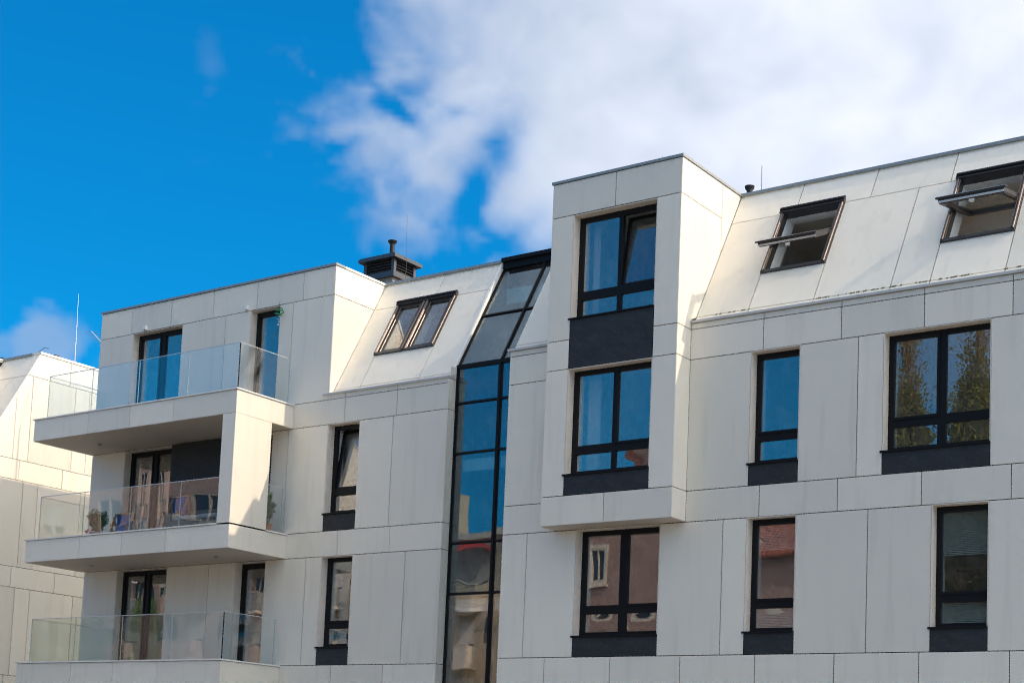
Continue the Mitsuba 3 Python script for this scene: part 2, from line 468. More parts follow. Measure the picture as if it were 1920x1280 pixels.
cells += row(Z3, Z4, [0, XB0]) + row(Z3, Z4, [XB1, 5.36]) + row(Z3, Z4, [6.315, 7.40, 7.86]) + row(Z3, Z4, [9.70, 11.1, 12.6, XR])
cells += row(Z4, Z5, [0, XB0]) + row(Z4, Z5, [XB1, 5.59, 7.08, 8.565, 10.05] + FAR)
cells += row(Z5, 10.112, [0, XB0]) + row(Z5, 10.112, [XB1, 5.59, 7.08, 8.565, 10.05] + FAR)
lay_panels(WR, FR, cells)

# windows of the right front
hp = dict(apron_z=Z1)
up, lo = (4.98, 6.32), (4.475, 4.82)
window(*W5, FR, [(1.855, 2.615), (2.775, 3.51)], [up, lo], apron_z=Z1, sashes=((1, 0),), bow=.0018)
window(*W3, FR, [(5.455, 6.235)], [up, lo], apron_z=Z1, sashes=((0, 0),), blind=[(5.86, 6.32, 0), (4.48, 4.82, 0)])
window(*W4, FR, [(8.84, 9.615)], [up, lo], apron_z=Z1, sashes=((0, 0),), blind=[(5.60, 6.32, 0), (4.48, 4.82, 0)])
up, lo = (7.98, 9.33), (7.475, 7.82)
window(*W1, FR, [(5.455, 6.235)], [up, lo], apron_z=Z3, sashes=((0, 0),), bow=.0008, tilt_pane=.001)
window(*W2, FR, [(7.965, 8.735), (8.88, 9.62)], [up, lo], apron_z=Z3, sashes=((0, 0),), bow=.0006, tilt_pane=.0006)

# ledge at the foot of the sloped roofs
LEDGE = [(-.045, 10.114), (-.045, 10.158), (.115, 10.198), (.19, 10.21), (.19, 10.114)]


def ledge(x0, x1, dy, dz=0.):
    v = np.array([(x, y + dy, z + dz) for x in (x0, x1) for (y, z) in LEDGE])
    n = len(LEDGE)
    f = []
    for i in range(n):
        j = (i + 1) % n
        f += [(i, n + i, n + j), (i, n + j, j)]
    f += [(0, i + 1, i) for i in range(1, n - 1)] + [(n, n + i, n + i + 1) for i in range(1, n - 1)]
    m = trimesh.Trimesh(v, f, process=False)
    trimesh.repair.fix_normals(m)
    return m


put(A + '__ledge', ledge(XB1 + .006, XR + .04, 0), 'm_flashing')
put(A + '__ledge', ledge(-.04, XB0 - .006, 0), 'm_flashing')

# ---- right roof, with two open roof windows
SKY1 = (5.18, 6.455, .905, 2.605)
SKY2 = (8.585, 9.86, .905, 2.605)
SKY3 = (12.0, 13.275, .905, 2.605)
pr_poly = rect(XB1 - .01, XR, .0, SR).union(rect(.03, XB0 + .01, .0, SR))
for s in (SKY1, SKY2, SKY3):
    pr_poly = pr_poly.difference(rect(s[0] + .06, s[1] - .06, s[2] + .06, s[3] - .06))
RO = put(A + '__roof', PR.slab(pr_poly, -.12, -.028), 'm_backing')
name_part(RO, 'right sloped roof face of cream panels')
holes = [rect(*s) for s in (SKY1, SKY2, SKY3)]
S1 = 2.52
lower = [XB1, 5.18, 6.455, 7.875, 8.58, 9.86, 11.3, 12.0, 13.28, XR]
cells = row(0, S1, lower) + row(S1, SR - .02, [XB1, 5.455, 6.945, 8.45, 9.94, 11.43, 12.92, XR])
cells += row(-.10, 0, [XB1] + lower[1:]) + row(0, S1, [.0, XB0]) + row(S1, SR - .02, [.0, XB0]) + row(-.10, 0, [.0, XB0])
lay_panels(RO, PR, cells, holes=holes)


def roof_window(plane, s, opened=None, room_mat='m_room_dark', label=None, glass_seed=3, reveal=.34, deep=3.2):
    """A centre-pivot roof window: clad outer frame, white lining, dark sash that swings about its mid-height axis."""
    u0, u1, v0, v1 = s
    K = put(A + '__roof_window', plane.slab(rect(u0, u1, v0, v1).difference(rect(u0 + .08, u1 - .08, v0 + .06, v1 - .135)), -.10, .045), 'm_roof_frame')
    if label:
        name_part(K, label)
    # rounded metal cladding along the sides and a hood across the top
    for a, off in ((u0 + .03, 0), (u1 - .03, 0)):
        put(K + '__cladding', tube([plane.at(a, v0 + .03, .045), plane.at(a, v1 - .02, .045)], .026, 10), 'm_frame_metal', smooth=40)
    for a in (u0 + .07, u1 - .07):
        put(K + '__cladding', tube([plane.at(a, v0 + .06, .045), plane.at(a, v1 - .16, .045)], .011, 8), 'm_frame_metal', smooth=40)
    put(K + '__hood', plane.slab(rect(u0 - .015, u1 + .015, v1 - .125, v1 + .012), .046, .08), 'm_roof_frame')
    put(K + '__hood', tube([plane.at(u0, v1 - .06, .085), plane.at(u1, v1 - .06, .085)], .03, 10), 'm_frame', smooth=40)
    h0, h1, w0, w1 = u0 + .085, u1 - .085, v0 + .065, v1 - .14
    # white plastered shaft behind it
    o = plane
    sh = []
    ring = [(h0 - .02, w0 - .02), (h1 + .02, w0 - .02), (h1 + .02, w1 + .02), (h0 - .02, w1 + .02)]
    back = [p for p in ring]
    V = [o.at(a, b, -.10) for a, b in ring]
    zz = []
    for (a, b) in ring:
        p = o.at(a, b, -.10)
        q = p + np.array([0, reveal, 0.]) if b > (w0 + w1) / 2 else p + np.array([0, reveal, 0.])
        zz.append(q)
    V = np.array(V + zz)
    f = []
    for i in range(4):
        j = (i + 1) % 4
        f += [(i, j, 4 + j), (i, 4 + j, 4 + i)]
    put(K + '__lining', trimesh.Trimesh(V, f, process=False), 'm_room_white')
    ylo, yhi = V[4:, 1].min(), V[4:, 1].max()
    zlo, zhi = V[4:, 2].min(), V[4:, 2].max()
    # attic room: sloped front left open around the shaft's inner mouth
    y0r, z0r = V[4][1], V[4][2]
    y1r, z1r = V[7][1], V[7][2]
    e0, e1 = u0 - .55, u1 + .55
    pts = np.array([(x, y, z) for x in (e0, e1) for (y, z) in ((y0r, z0r), (y0r, z0r - .9), (y1r + deep, z0r - .9), (y1r + deep, z1r + .05), (y1r, z1r + .05))])
    fr = []
    for i in (1, 2, 3):
        fr += [(i, 5 + i, 5 + i + 1), (i, 5 + i + 1, i + 1)]
    fr += [(0, 1, 2), (0, 2, 3), (0, 3, 4), (5, 7, 6), (5, 8, 7), (5, 9, 8), (0, 5, 6), (0, 6, 1)]
    # front slope pieces left and right of the mouth
    a0, a1 = h0 - .02, h1 + .02
    base = len(pts)
    pts = np.vstack([pts, [(a0, y0r, z0r), (a0, y1r, z1r), (a1, y0r, z0r), (a1, y1r, z1r), (e0, y1r, z1r), (e1, y1r, z1r)]])
    fr += [(0, base, base + 1), (0, base + 1, base + 4), (base + 2, 5, base + 5), (base + 2, base + 5, base + 3)]
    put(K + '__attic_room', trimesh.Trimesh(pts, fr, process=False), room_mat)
    # the sash
    vm = (v0 + v1) / 2 + .01
    if opened is None:
        sp = plane
        sv0, sv1, c = w0 - v0 + v0, w1, .0
        ring_ = rect(h0 - .012, h1 + .012, w0 - .012, w1 + .012).difference(rect(h0 + .06, h1 - .06, w0 + .06, w1 - .06))
        put(K + '__sash', sp.slab(ring_, -.05, .02), 'm_roof_frame')
        for a in (h0 + .05, h1 - .05):
            put(K + '__glazing_bead', tube([sp.at(a, w0 + .03, .02), sp.at(a, w1 - .03, .02)], .012, 8), 'm_frame_metal', smooth=40)
        put(K + '__pane', pane_mesh(sp, h0 + .055, h1 - .055, w0 + .055, w1 - .055, -.02, .0015, .001, glass_seed), 'm_glass', smooth=True)
    else:
        pv = plane.at(0, vm, .03)
        a = math.radians(opened)          # below horizontal, outwards
        d = np.array([0, math.cos(a), math.sin(a)])   # up the sash, inwards
        sp = Plane((0, pv[1], pv[2]), (1, 0, 0), d)
        hh = (w1 - w0) / 2
        ring_ = rect(h0 - .012, h1 + .012, -hh, hh).difference(rect(h0 + .075, h1 - .075, -hh + .07, hh - .07))
        put(K + '__sash', sp.slab(ring_, -.045, .022), 'm_roof_frame')
        put(K + '__sash_cladding', cat(tube([sp.at(h0 + .02, -hh, .03), sp.at(h0 + .02, .0, .03)], .016, 8), tube([sp.at(h1 - .02, -hh, .03), sp.at(h1 - .02, .0, .03)], .016, 8),
                                       sp.slab(rect(h0 - .05, h1 + .05, -hh - .035, -hh + .03), .022, .05)), 'm_roof_frame')
        put(K + '__sash_trim', sp.slab(rect(h0 - .04, h1 + .04, -hh - .028, -hh - .004), .051, .058), 'm_rail')
        put(K + '__sash_trim', sp.slab(rect(h0 - .01, h1 + .01, -hh - .012, -hh - .001), -.045, -.01), 'm_rail')
        put(K + '__sash_lining', sp.slab(rect(h0 + .0, h1 - .0, -hh + .02, hh - .02).difference(rect(h0 + .085, h1 - .085, -hh + .085, hh - .085)), -.062, -.046), 'm_frame_metal')
        put(K + '__pane', pane_mesh(sp, h0 + .06, h1 - .06, -hh + .06, hh - .06, -.01, .001, .0005, glass_seed), 'm_glass', smooth=True)
        put(K + '__catch', cat(sp.slab(rect((h0 + h1) / 2 - .04, (h0 + h1) / 2 + .04, -hh + .01, -hh + .05), -.10, -.062), tube([sp.at((h0 + h1) / 2 - .03, -hh + .03, -.10), sp.at((h0 + h1) / 2 + .03, -hh + .03, -.115)], .012, 6)), 'm_white_plastic')
        for a_ in (h0 - .03, h1 + .03):
            q = plane.at(a_, vm, .03)
            put(K + '__pivot', tube([q - np.array([.03, 0, 0]), q + np.array([.03, 0, 0])], .035, 10), 'm_black', smooth=40)
    return K


roof_window(PR, SKY1, opened=23, room_mat='m_room', label='open roof window nearest the bay, sash tilted out', glass_seed=21)
roof_window(PR, SKY2, opened=10, room_mat='m_attic', deep=.9, label='open roof window at the right edge, sash near level', glass_seed=22)
roof_window(PR, SKY3, glass_seed=23)

# moss and grime caught in the joint at the foot of the roof
gr = np.random.default_rng(5)
ms = []
for x in np.concatenate([gr.uniform(6.5, 9.3, 60), gr.uniform(4.4, 5.4, 10), gr.uniform(9.7, 10.6, 14)]):
    w_ = gr.uniform(.01, .07)
    ms.append(PR.slab(rect(x, x + w_, -.014 - gr.uniform(0, .006), .008 + gr.uniform(0, .012)), -.004, .0035))
mk = put(RO + '__moss', cat(*ms), 'm_moss')
labels[mk] = {'kind': 'stuff'}
# ridge coping
put(A + '__coping', B(XB1 + .02, XR + .05, 1.765, 2.25, 13.12, 13.178), 'm_coping')
put(A + '__flat_roof', cat(B(.0, XR, 2.26, 10, 12.95, 13.08), B(XL, -.01, 3.2, 10, 12.95, 13.075)), 'm_backing')
put(A + '__rear_wall', cat(B(XL, XR, 10.0, 10.25, 0, 13.1), B(XR - .2, XR, .05, 10, 0, 10.1), B(XL + .05, XL + .2, 1.3, 10, 0, 13.0)), 'm_panel_1')
gable = Plane((XR, 0, 0), (0, 1, 0), (0, 0, 1))
put(A + '__end_wall', gable.slab(Polygon([(.25, 10.1), (1.8, 12.9), (10, 12.9), (10, 10.1)]), -.2, 0), 'm_panel_1')

# ---- the bay
bx0, bx1 = 1.75, 3.602
BW_hi = (bx0, bx1, 10.41, 12.44)
BW_lo = (bx0, bx1, 7.39, Z4 - .005)
bay_poly = rect(XB0 + .03, XB1 - .03, 6.45, ZT).difference(rect(bx0, bx1, 10.40, 12.45)).difference(rect(bx0, bx1, 7.0, 9.425))
BY = put(A + '__bay', FB.slab(bay_poly, -.24, -.028), 'm_backing')
name_part(BY, 'projecting two-storey bay with lit right side')
cells = row(Z6, ZT - .005, [XB0, 2.68, XB1]) + row(Z5, Z6, [XB0, bx0]) + row(Z5, Z6, [bx1, XB1]) + row(Z4, Z5, [XB0, bx0]) + row(Z4, Z5, [bx1, XB1]) \
    + row(Z3, Z4, [XB0, bx0]) + row(Z3, Z4, [bx1, XB1]) + row(6.43, Z3, [XB0, 2.66, XB1])
lay_panels(BY, FB, cells)
put(BY + '__spandrel_panel', B(bx0 + .005, bx1 - .005, YB + .004, YB + .03, 9.432, 10.378), 'm_slate')
SB = Plane((XB1, 0, 0), (0, 1, 0), (0, 0, 1))        # bay right side, u = y
SBL = Plane((XB0, 0, 0), (0, -1, 0), (0, 0, 1))      # bay left side, u = -y
prof = Polygon([(YB, 6.43), (YB, ZT - .005), (1.80, ZT - .005), (.163, 10.262), (.0, 10.2), (0, 6.43)])
prof_l = shapely.affinity.scale(prof, -1, 1, origin=(0, 0))
put(BY + '__side_backing', cat(SB.slab(prof.buffer(-.03), -.15, -.028), SBL.slab(prof_l.buffer(-.03), -.15, -.028)), 'm_backing')
cells = row(Z6, ZT, [YB - .001, 1.04, 2.2]) + row(Z5, Z6, [YB - .001, 1.04]) + [(1.04, 2.2, 10.0, Z6 + 2 * JOINT)] + row(Z4, Z5, [YB - .001, .05]) + row(Z3, Z4, [YB - .001, .05]) + row(6.43, Z3, [YB - .001, .05])
lay_panels(BY, SB, cells, clip=prof)
lay_panels(BY, SBL, [(-b, -a, c, d) for a, b, c, d in cells], clip=prof_l)
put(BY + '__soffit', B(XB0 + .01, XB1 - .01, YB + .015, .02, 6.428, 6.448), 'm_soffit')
put(BY + '__coping', cat(B(XB0 - .025, XB1 + .025, YB - .025, YB + .3, ZT, ZT + .05), B(XB1 - .3, XB1 + .025, YB + .302, 2.25, ZT, ZT + .0495), B(XB0 - .025, XB0 + .3, YB + .302, 2.25, ZT, ZT + .0495)), 'm_coping')
put(BY + '__roof_deck', B(XB0 + .1, XB1 - .1, YB + .1, 2.3, 12.98, 13.06), 'm_backing')
window(*BW_hi, FB, [(1.855, 2.655), (2.745, 3.51)], [(10.965, 12.335), (10.48, 10.80)], apron_z=None, tilted=((1, 0),), depth=.21, room_box=(1.45, 3.9, 3.4), bow=.0008, tilt_pane=.001)
window(*BW_lo, FB, [(1.855, 2.655), (2.745, 3.51)], [(7.965, 9.325), (7.475, 7.80)], apron_z=Z3, sashes=((1, 0),), room_box=(1.45, 3.9, 3.4), bow=.0015, tilt_pane=.001)
put(BY + '__sill', B(bx0 - .03, bx1 - .004, YB - .035, YB + .2, 10.38, 10.407), 'm_frame')

# ---- left front
D3a, D3b = (-12.61, -10.785), (-8.43, -7.465)
W6 = (-5.75, -4.80, 7.39, Z4)
W7 = (-5.74, -4.805, 4.39, Z2)
left_poly = rect(XL + .03, XS0 - .03, 0, ZT)
left_poly = left_poly.difference(Polygon([(XK - .03, 10.12), (XS0, 10.12), (XS0, ZT + .1), (XK - .03, ZT + .1)]))
for zz0, zz1 in ((9.9, 12.44), (6.9, Z4), (3.9, Z2)):
    for d in (D3a, D3b):
        left_poly = left_poly.difference(rect(d[0], d[1], zz0, zz1))
left_poly = left_poly.difference(full(W6, Z3 + .01)).difference(full(W7, Z1 + .01))
WL = put(A + '__wall', FL.slab(left_poly, -.30, -.028), 'm_backing')
name_part(WL, 'left front wall of cream panels behind the balconies')
cells = row(Z6, ZT - .005, [XL, -12.7, -11.23, -9.73, -8.25, -6.755, XK])
cells += row(9.80, Z6, [XL, D3a[0]]) + row(9.80, Z6, [D3a[1], -9.28, D3b[0]]) + row(9.80, Z6, [D3b[1], -7.05]) + row(Z5, Z6, [-7.05, XK])
cells += row(Z4, Z5, [-6.97, -5.27, -3.75, XS0]) + row(Z5, 10.112, [XK, -5.27, -3.75, XS0])
cells += row(6.80, Z4, [XL, D3a[0]]) + row(6.80, Z4, [D3a[1], -9.33, D3b[0]]) + row(6.8, Z4, [D3b[1], -6.97]) + row(Z3, Z4, [-6.97, W6[0]]) + row(Z3, Z4, [W6[1], -3.83, XS0])
cells += row(Z2, Z3, [-6.97, -5.28, -3.77, XS0])
cells += row(3.80, Z2, [XL, D3a[0]]) + row(3.80, Z2, [D3a[1], -9.33, D3b[0]]) + row(Z1, Z2, [D3b[1], -6.20, W7[0]]) + row(Z1, Z2, [W7[1], -3.305, XS0])
cells += row(Z0, Z1, [-6.97, -5.28, -3.78, XS0]) + row(0, Z0, [XL, -12.7, -11.23, -9.73, -8.25, -6.97, -5.28, -3.78, XS0])
lay_panels(WL, FL, cells)
put(A + '__ledge', ledge(-5.94, XS0 + .01, 1.0, -.01), 'm_flashing')

window(*W6, FL, [(-5.64, -4.87)], [(7.98, 9.33), (7.475, 7.82)], apron_z=Z3, tilted=((0, 0),))
window(*W7, FL, [(-5.63, -4.87)], [(4.98, 6.33), (4.475, 4.82)], apron_z=Z1, sashes=((0, 0),))
for fl, (zb, zt) in enumerate(((9.93, 12.44), (6.93, Z4 - .01), (3.93, Z2 - .01))):
    for d in (D3a, D3b):
        m_ = (d[0] + d[1]) / 2
        us = [(d[0] + .12, m_ - .085), (m_ + .085, d[1] - .10)] if d is D3a else [(d[0] + .11, d[1] - .09)]
        window(d[0], d[1], zb, zt, FL, us, [(zb + .12, zt - .12)], door=True, depth=.2, sashes=tuple((i, 0) for i in range(len(us))), bow=.003, tilt_pane=.004)

# attic block: its right side is lit by the sun
SK = Plane((XK, 0, 0), (0, 1, 0), (0, 0, 1))
profk = Polygon([(1.0, 10.0), (1.0, ZT - .005), (2.74, ZT - .005), (1.133, 10.235), (1.10, 10.1), (1.10, 10.0)])
AT = put(A + '__attic_block', cat(SK.slab(profk.buffer(-.03), -.15, -.028), B(XL + .1, XK - .2, 1.32, 3.2, 12.98, 13.06)), 'm_backing')
name_part(AT, 'flat-roofed attic block with sunlit right side')
lay_panels(AT, SK, row(10.0, Z6, [.999, 3]) + row(Z6, ZT, [.999, 3]), clip=profk)
put(AT + '__coping', B(XL - .03, XK + .025, .97, 1.3, ZT, ZT + .05), 'm_coping')
put(AT + '__coping', B(XK - .3, XK + .025, 1.302, 3.2, ZT, ZT + .0495), 'm_white_cap')
put(AT + '__coping', B(XL - .03, XL + .3, 1.302, 10, ZT, ZT + .0495), 'm_coping')
side_l = Plane((XL, 0, 0), (0, -1, 0), (0, 0, 1))
lay_panels(AT, side_l, [(-1.0 - 1.5 * (k + 1), -1.0 - 1.5 * k, a, b) for k in range(6) for a, b in ((0, Z0), (Z0, Z1), (Z1, Z2), (Z2, Z3), (Z3, Z4), (Z4, Z5), (Z5, Z6), (Z6, ZT))], name='side_panel')

# ---- left roof
SKA, SKB = (-5.01, -4.165, .93, 2.58), (-4.135, -3.29, .93, 2.58)
pl_poly = rect(XK, XS0 - .02, .0, SL - .02).difference(rect(SKA[0] + .06, SKA[1] - .06, SKA[2] + .06, SKA[3] - .06)).difference(rect(SKB[0] + .06, SKB[1] - .06, SKB[2] + .06, SKB[3] - .06))
RL = put(A + '__roof', PL.slab(pl_poly, -.12, -.028), 'm_backing')
name_part(RL, 'left sloped roof face with a pair of closed roof windows')
hl = [rect(*SKA), rect(*SKB)]
cells = row(0, 2.50, [XK, -4.99, -3.29, XS0]) + row(2.50, SL - .02, [XK, -3.965, XS0]) + row(-.09, 0, [XK, -4.99, -3.29, XS0])
lay_panels(RL, PL, cells, holes=hl)
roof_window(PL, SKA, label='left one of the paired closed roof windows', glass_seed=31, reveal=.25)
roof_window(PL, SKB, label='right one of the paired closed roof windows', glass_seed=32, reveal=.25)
put(A + '__coping', B(XK + .03, XS0 - .0, 2.70, 3.2, 13.135, 13.195), 'm_coping')
# verge strip and reveal beside the stair glazing
vs = Plane((XS0, 0, 0), (0, 1, 0), (0, 0, 1))
dl = (LT - LF) / np.linalg.norm(LT - LF)
nl = np.array([dl[1], -dl[0]])
q = [LF - dl * .05, LT - dl * .05, LT - dl * .05 + nl * .13, LF - dl * .05 + nl * .13]
q = [tuple(a) for a in q]
put(RL + '__verge', vs.slab(Polygon([(a - .012, b + .02) for a, b in q]), -.05, .004), 'm_white_cap')
cells = row(0, Z0, [1.0, 1.27]) + row(Z0, Z1, [1.0, 1.27]) + row(Z1, Z2, [1.0, 1.27]) + row(Z2, Z3, [1.0, 1.27]) + row(Z3, Z4, [1.0, 1.27]) + row(Z4, 10.1, [1.0, 1.27]) + row(10.1, 10.38, [1.06, 1.29])
put(WL + '__reveal_backing', B(XS0 - .2, XS0 - .026, 1.05, 1.4, 0, 10.06), 'm_backing')
lay_panels(WL, vs, cells, name='reveal_panel')

# ---- stair glazing between the two fronts
YG = 1.27
G = Plane((0, YG, 0), (1, 0, 0), (0, 0, 1))
gf, gt = np.array([1.275, 10.40]), np.array([2.80, 13.04])
GS, SG = roof_plane(gf, gt)
tz = [1.0, 3.40, 5.485, 6.565, 8.495, 9.585, 10.385]
xm = -1.175
x_end = .06
SGK = put(A + '__stair_glazing', cat(*[B(XS0 + .03, xm - .031, YG - .02, YG + .10, z - .022, z + .022) for z in tz[1:-1]], *[B(xm + .031, x_end, YG - .02, YG + .10, z - .022, z + .022) for z in tz[1:-1]],
                                     B(xm - .03, xm + .03, YG - .03, YG + .12, 0, 10.34), B(XS0, XS0 + .03, YG - .025, YG + .11, 0, 10.34),
                                     B(XS0, x_end, YG - .028, YG + .12, 10.342, 10.43)), 'm_frame')
name_part(SGK, 'tall blue stair glazing strip in dark mullions')
st = 1.53
put(SGK + '__roof_bar', cat(GS.slab(rect(xm - .022, xm + .022, .05, SG), -.12, .02), GS.slab(rect(XS0, XS0 + .03, .05, SG), -.12, .012), GS.slab(rect(XS0 + .03, xm - .031, st - .02, st + .02), -.1, .012), GS.slab(rect(xm + .031, x_end, st - .02, st + .02), -.1, .012)), 'm_frame')
k = 0
for (ua, ub) in ((XS0 + .03, xm - .03), (xm + .03, x_end)):
    for za, zb in zip(tz[:-1], tz[1:]):
        k += 1
        lowp = zb < 6.6
        put(SGK + '__pane', pane_mesh(G, ua, ub, za + .03, zb - .03, -.02, .003 if lowp else .0008, .002, 400 + k, .0006 if lowp else .00015), 'm_glass' if zb < 5.5 else 'm_stair_glass', smooth=True)
    for sa, sb in ((.05, st - .03), (st + .03, SG)):
        k += 1
        put(SGK + '__roof_pane', pane_mesh(GS, ua, ub, sa, sb, -.02, .001, .001, 400 + k), 'm_stair_glass', smooth=True)
put(SGK + '__ridge_cap', cat(B(XS0 + .002, 1.24, 2.66, 3.3, 13.14, 13.225), B(XS0 + .002, 1.24, 2.74, 3.2, 12.99, 13.14)), 'm_frame')
sw = [(YG + .2, 0), (YG + .2, 10.45), (2.86, 12.85), (5.2, 12.85), (5.2, 0)]
sv = np.array([(x, y_, z_) for x in (XS0 + .01, 1.2) for y_, z_ in sw])
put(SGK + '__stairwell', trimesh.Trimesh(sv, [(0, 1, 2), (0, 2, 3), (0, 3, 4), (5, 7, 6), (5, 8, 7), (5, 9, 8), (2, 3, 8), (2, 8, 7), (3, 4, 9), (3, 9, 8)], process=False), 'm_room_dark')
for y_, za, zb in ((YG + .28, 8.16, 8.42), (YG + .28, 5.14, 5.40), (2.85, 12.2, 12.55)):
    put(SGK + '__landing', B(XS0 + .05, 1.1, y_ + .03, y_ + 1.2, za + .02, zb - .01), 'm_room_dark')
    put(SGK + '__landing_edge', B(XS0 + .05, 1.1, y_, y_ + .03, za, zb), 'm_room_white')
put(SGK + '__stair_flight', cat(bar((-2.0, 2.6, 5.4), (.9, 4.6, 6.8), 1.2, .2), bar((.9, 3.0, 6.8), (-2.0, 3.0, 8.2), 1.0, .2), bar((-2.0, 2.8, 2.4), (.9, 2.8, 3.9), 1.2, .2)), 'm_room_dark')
put(SGK + '__inner_door', B(-2.2, .4, 1.78, 1.83, 2.0, 4.72), 'm_door_wood')
# left cheek of the right front, seen by no one but closing the corner
put(WR + '__cheek', B(.002, .03, .02, 1.6, 0, 10.1), 'm_panel_0')
put(RO + '__cheek', Plane((.03, 0, 0), (0, -1, 0), (0, 0, 1)).slab(Polygon([(-.2, 10.1), (-1.83, 13.1), (-2.9, 13.1), (-1.45, 10.1)]), -.03, 0), 'm_panel_0')

# ---- balconies
XF0, XF1, YF = -13.90, -6.843, -.805


def balcony(ztop, zbot, fin_above=False, cut_front=None, cut_side=None, label=None):
    K = put(A + '__balcony', B(XF0 + .04, XF1 - .04, YF + .04, .99, zbot + .03, ztop - .06), 'm_backing')
    if label:
        name_part(K, label)
    F = Plane((0, YF, 0), (1, 0, 0), (0, 0, 1))
    S = Plane((XF1, 0, 0), (0, 1, 0), (0, 0, 1))
    lay_panels(K, F, row(zbot + .004, ztop - .03, [XF0, -11.86, -10.37, -8.88, XF1 + .005]), name='fascia_panel', gap=.006)
    lay_panels(K, S, row(zbot + .004, ztop - .03, [YF - .005, 1.0]), name='fascia_panel', gap=.006)
    SLf = Plane((XF0, 0, 0), (0, -1, 0), (0, 0, 1))
    lay_panels(K, SLf, row(zbot + .004, ztop - .03, [-1.0, -YF]), name='fascia_panel', gap=.006)
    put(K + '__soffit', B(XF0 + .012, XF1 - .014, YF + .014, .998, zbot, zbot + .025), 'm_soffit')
    front_end = XF1 + .03 if cut_front is None else cut_front
    side_start = YF + .1 if cut_side is None else cut_side
    caps = [B(XF0 - .03, front_end, YF - .03, YF + .12, ztop - .026, ztop + .004)]
    if cut_side is None:
        caps.append(B(XF1 - .12, XF1 + .03, YF + .121, 1.0, ztop - .026, ztop + .0035))
    else:
        caps.append(B(XF1 - .12, XF1 + .03, cut_side, 1.0, ztop - .026, ztop + .0035))
    caps.append(B(XF0 - .03, XF0 + .12, YF + .121, 1.0, ztop - .026, ztop + .0035))
    for c in caps:
        put(K + '__cap', c, 'm_white_cap')
    put(K + '__floor', B(XF0 + .1, XF1 - .1, YF + .1, 1.2, ztop - .12, ztop - .07), 'm_paving')
    for x in (-12.55, -8.2):
        put(K + '__spotlight', trimesh.creation.cylinder(radius=.05, height=.012, sections=16, transform=trimesh.transformations.translation_matrix((x, .15, zbot - .002))), 'm_frame')
    # glass balustrade: sheets with a slim top rail and dark joints
    yg, xg0, xg1 = YF + .03, -13.46, XF1 - .012
    zt = ztop + 1.03
    fe = xg1 if cut_front is None else cut_front - .01
    xs = [xg0] + [x for x in (-11.83, -10.17, -8.49) if x < fe - .3] + [fe]
    i = 0
    for a, b in zip(xs[:-1], xs[1:]):
        i += 1
        put(K + '__glass_panel', pane_mesh(Plane((0, yg, 0), (1, 0, 0), (0, 0, 1)), a + .006, b - .006, ztop, zt, 0, .0012, .001, int(ztop * 10) + i, .0003), 'm_rail_glass', smooth=True)
        put(K + '__glass_edge', B(a + .0, a + .012, yg - .007, yg + .007, ztop, zt), 'm_glass_edge')
    put(K + '__rail', B(xg0, fe, yg - .009, yg + .009, zt, zt + .014), 'm_rail')
    Lp = Plane((xg0, 0, 0), (0, -1, 0), (0, 0, 1))
    put(K + '__glass_panel', pane_mesh(Lp, -.96, -yg - .01, ztop, zt, 0, .001, .001, int(ztop * 10) + 8), 'm_rail_glass', smooth=True)
    put(K + '__rail', B(xg0 - .009, xg0 + .009, yg + .01, .97, zt, zt + .014), 'm_rail')
    s0 = yg + .008 if cut_side is None else cut_side + .02
    Rp = Plane((xg1, 0, 0), (0, 1, 0), (0, 0, 1))
    put(K + '__glass_panel', pane_mesh(Rp, s0, .80, ztop, zt, 0, .001, .001, int(ztop * 10) + 9), 'm_rail_glass', smooth=True)
    put(K + '__glass_edge', B(xg1 - .007, xg1 + .007, .79, .802, ztop, zt), 'm_glass_edge')
    put(K + '__rail', B(xg1 - .009, xg1 + .009, s0, .802, zt, zt + .014), 'm_rail')
    if cut_front is None:
        put(K + '__corner_joint', B(xg1 - .01, xg1 + .008, yg - .008, yg + .008, ztop, zt - .001), 'm_gasket')
    return K


balcony(9.985, 9.43, label='top balcony with glass balustrade')
B2 = balcony(6.985, 6.42, cut_front=-7.25, cut_side=.325, label='middle balcony with deck chairs and a solid corner pier')
balcony(3.985, 3.42, label='lowest balcony at the bottom edge')
fin = put(A + '__balcony_pier', B(-7.24, XF1 - .03, YF + .03, .32, 6.98, 9.44), 'm_backing')
name_part(fin, 'wide cream pier between the two upper balconies')
FF = Plane((0, YF, 0), (1, 0, 0), (0, 0, 1))
lay_panels(fin, FF, row(6.975, 9.437, [-7.25, XF1 + .003]))
lay_panels(fin, Plane((XF1, 0, 0), (0, 1, 0), (0, 0, 1)), row(6.975, 9.437, [YF - .003, .325]))
lay_panels(fin, Plane((-7.25, 0, 0), (0, -1, 0), (0, 0, 1)), row(6.975, 9.437, [-.33, -YF]))
lay_panels(fin, Plane((0, .33, 0), (-1, 0, 0), (0, 0, 1)), row(6.975, 9.437, [-XF1, 7.25]))
sp_ = put(A + '__sliding_shutter', B(-10.78, -8.36, .90, .955, 6.94, 9.405), 'm_slate')
name_part(sp_, 'dark slate sliding shutter on the middle balcony')

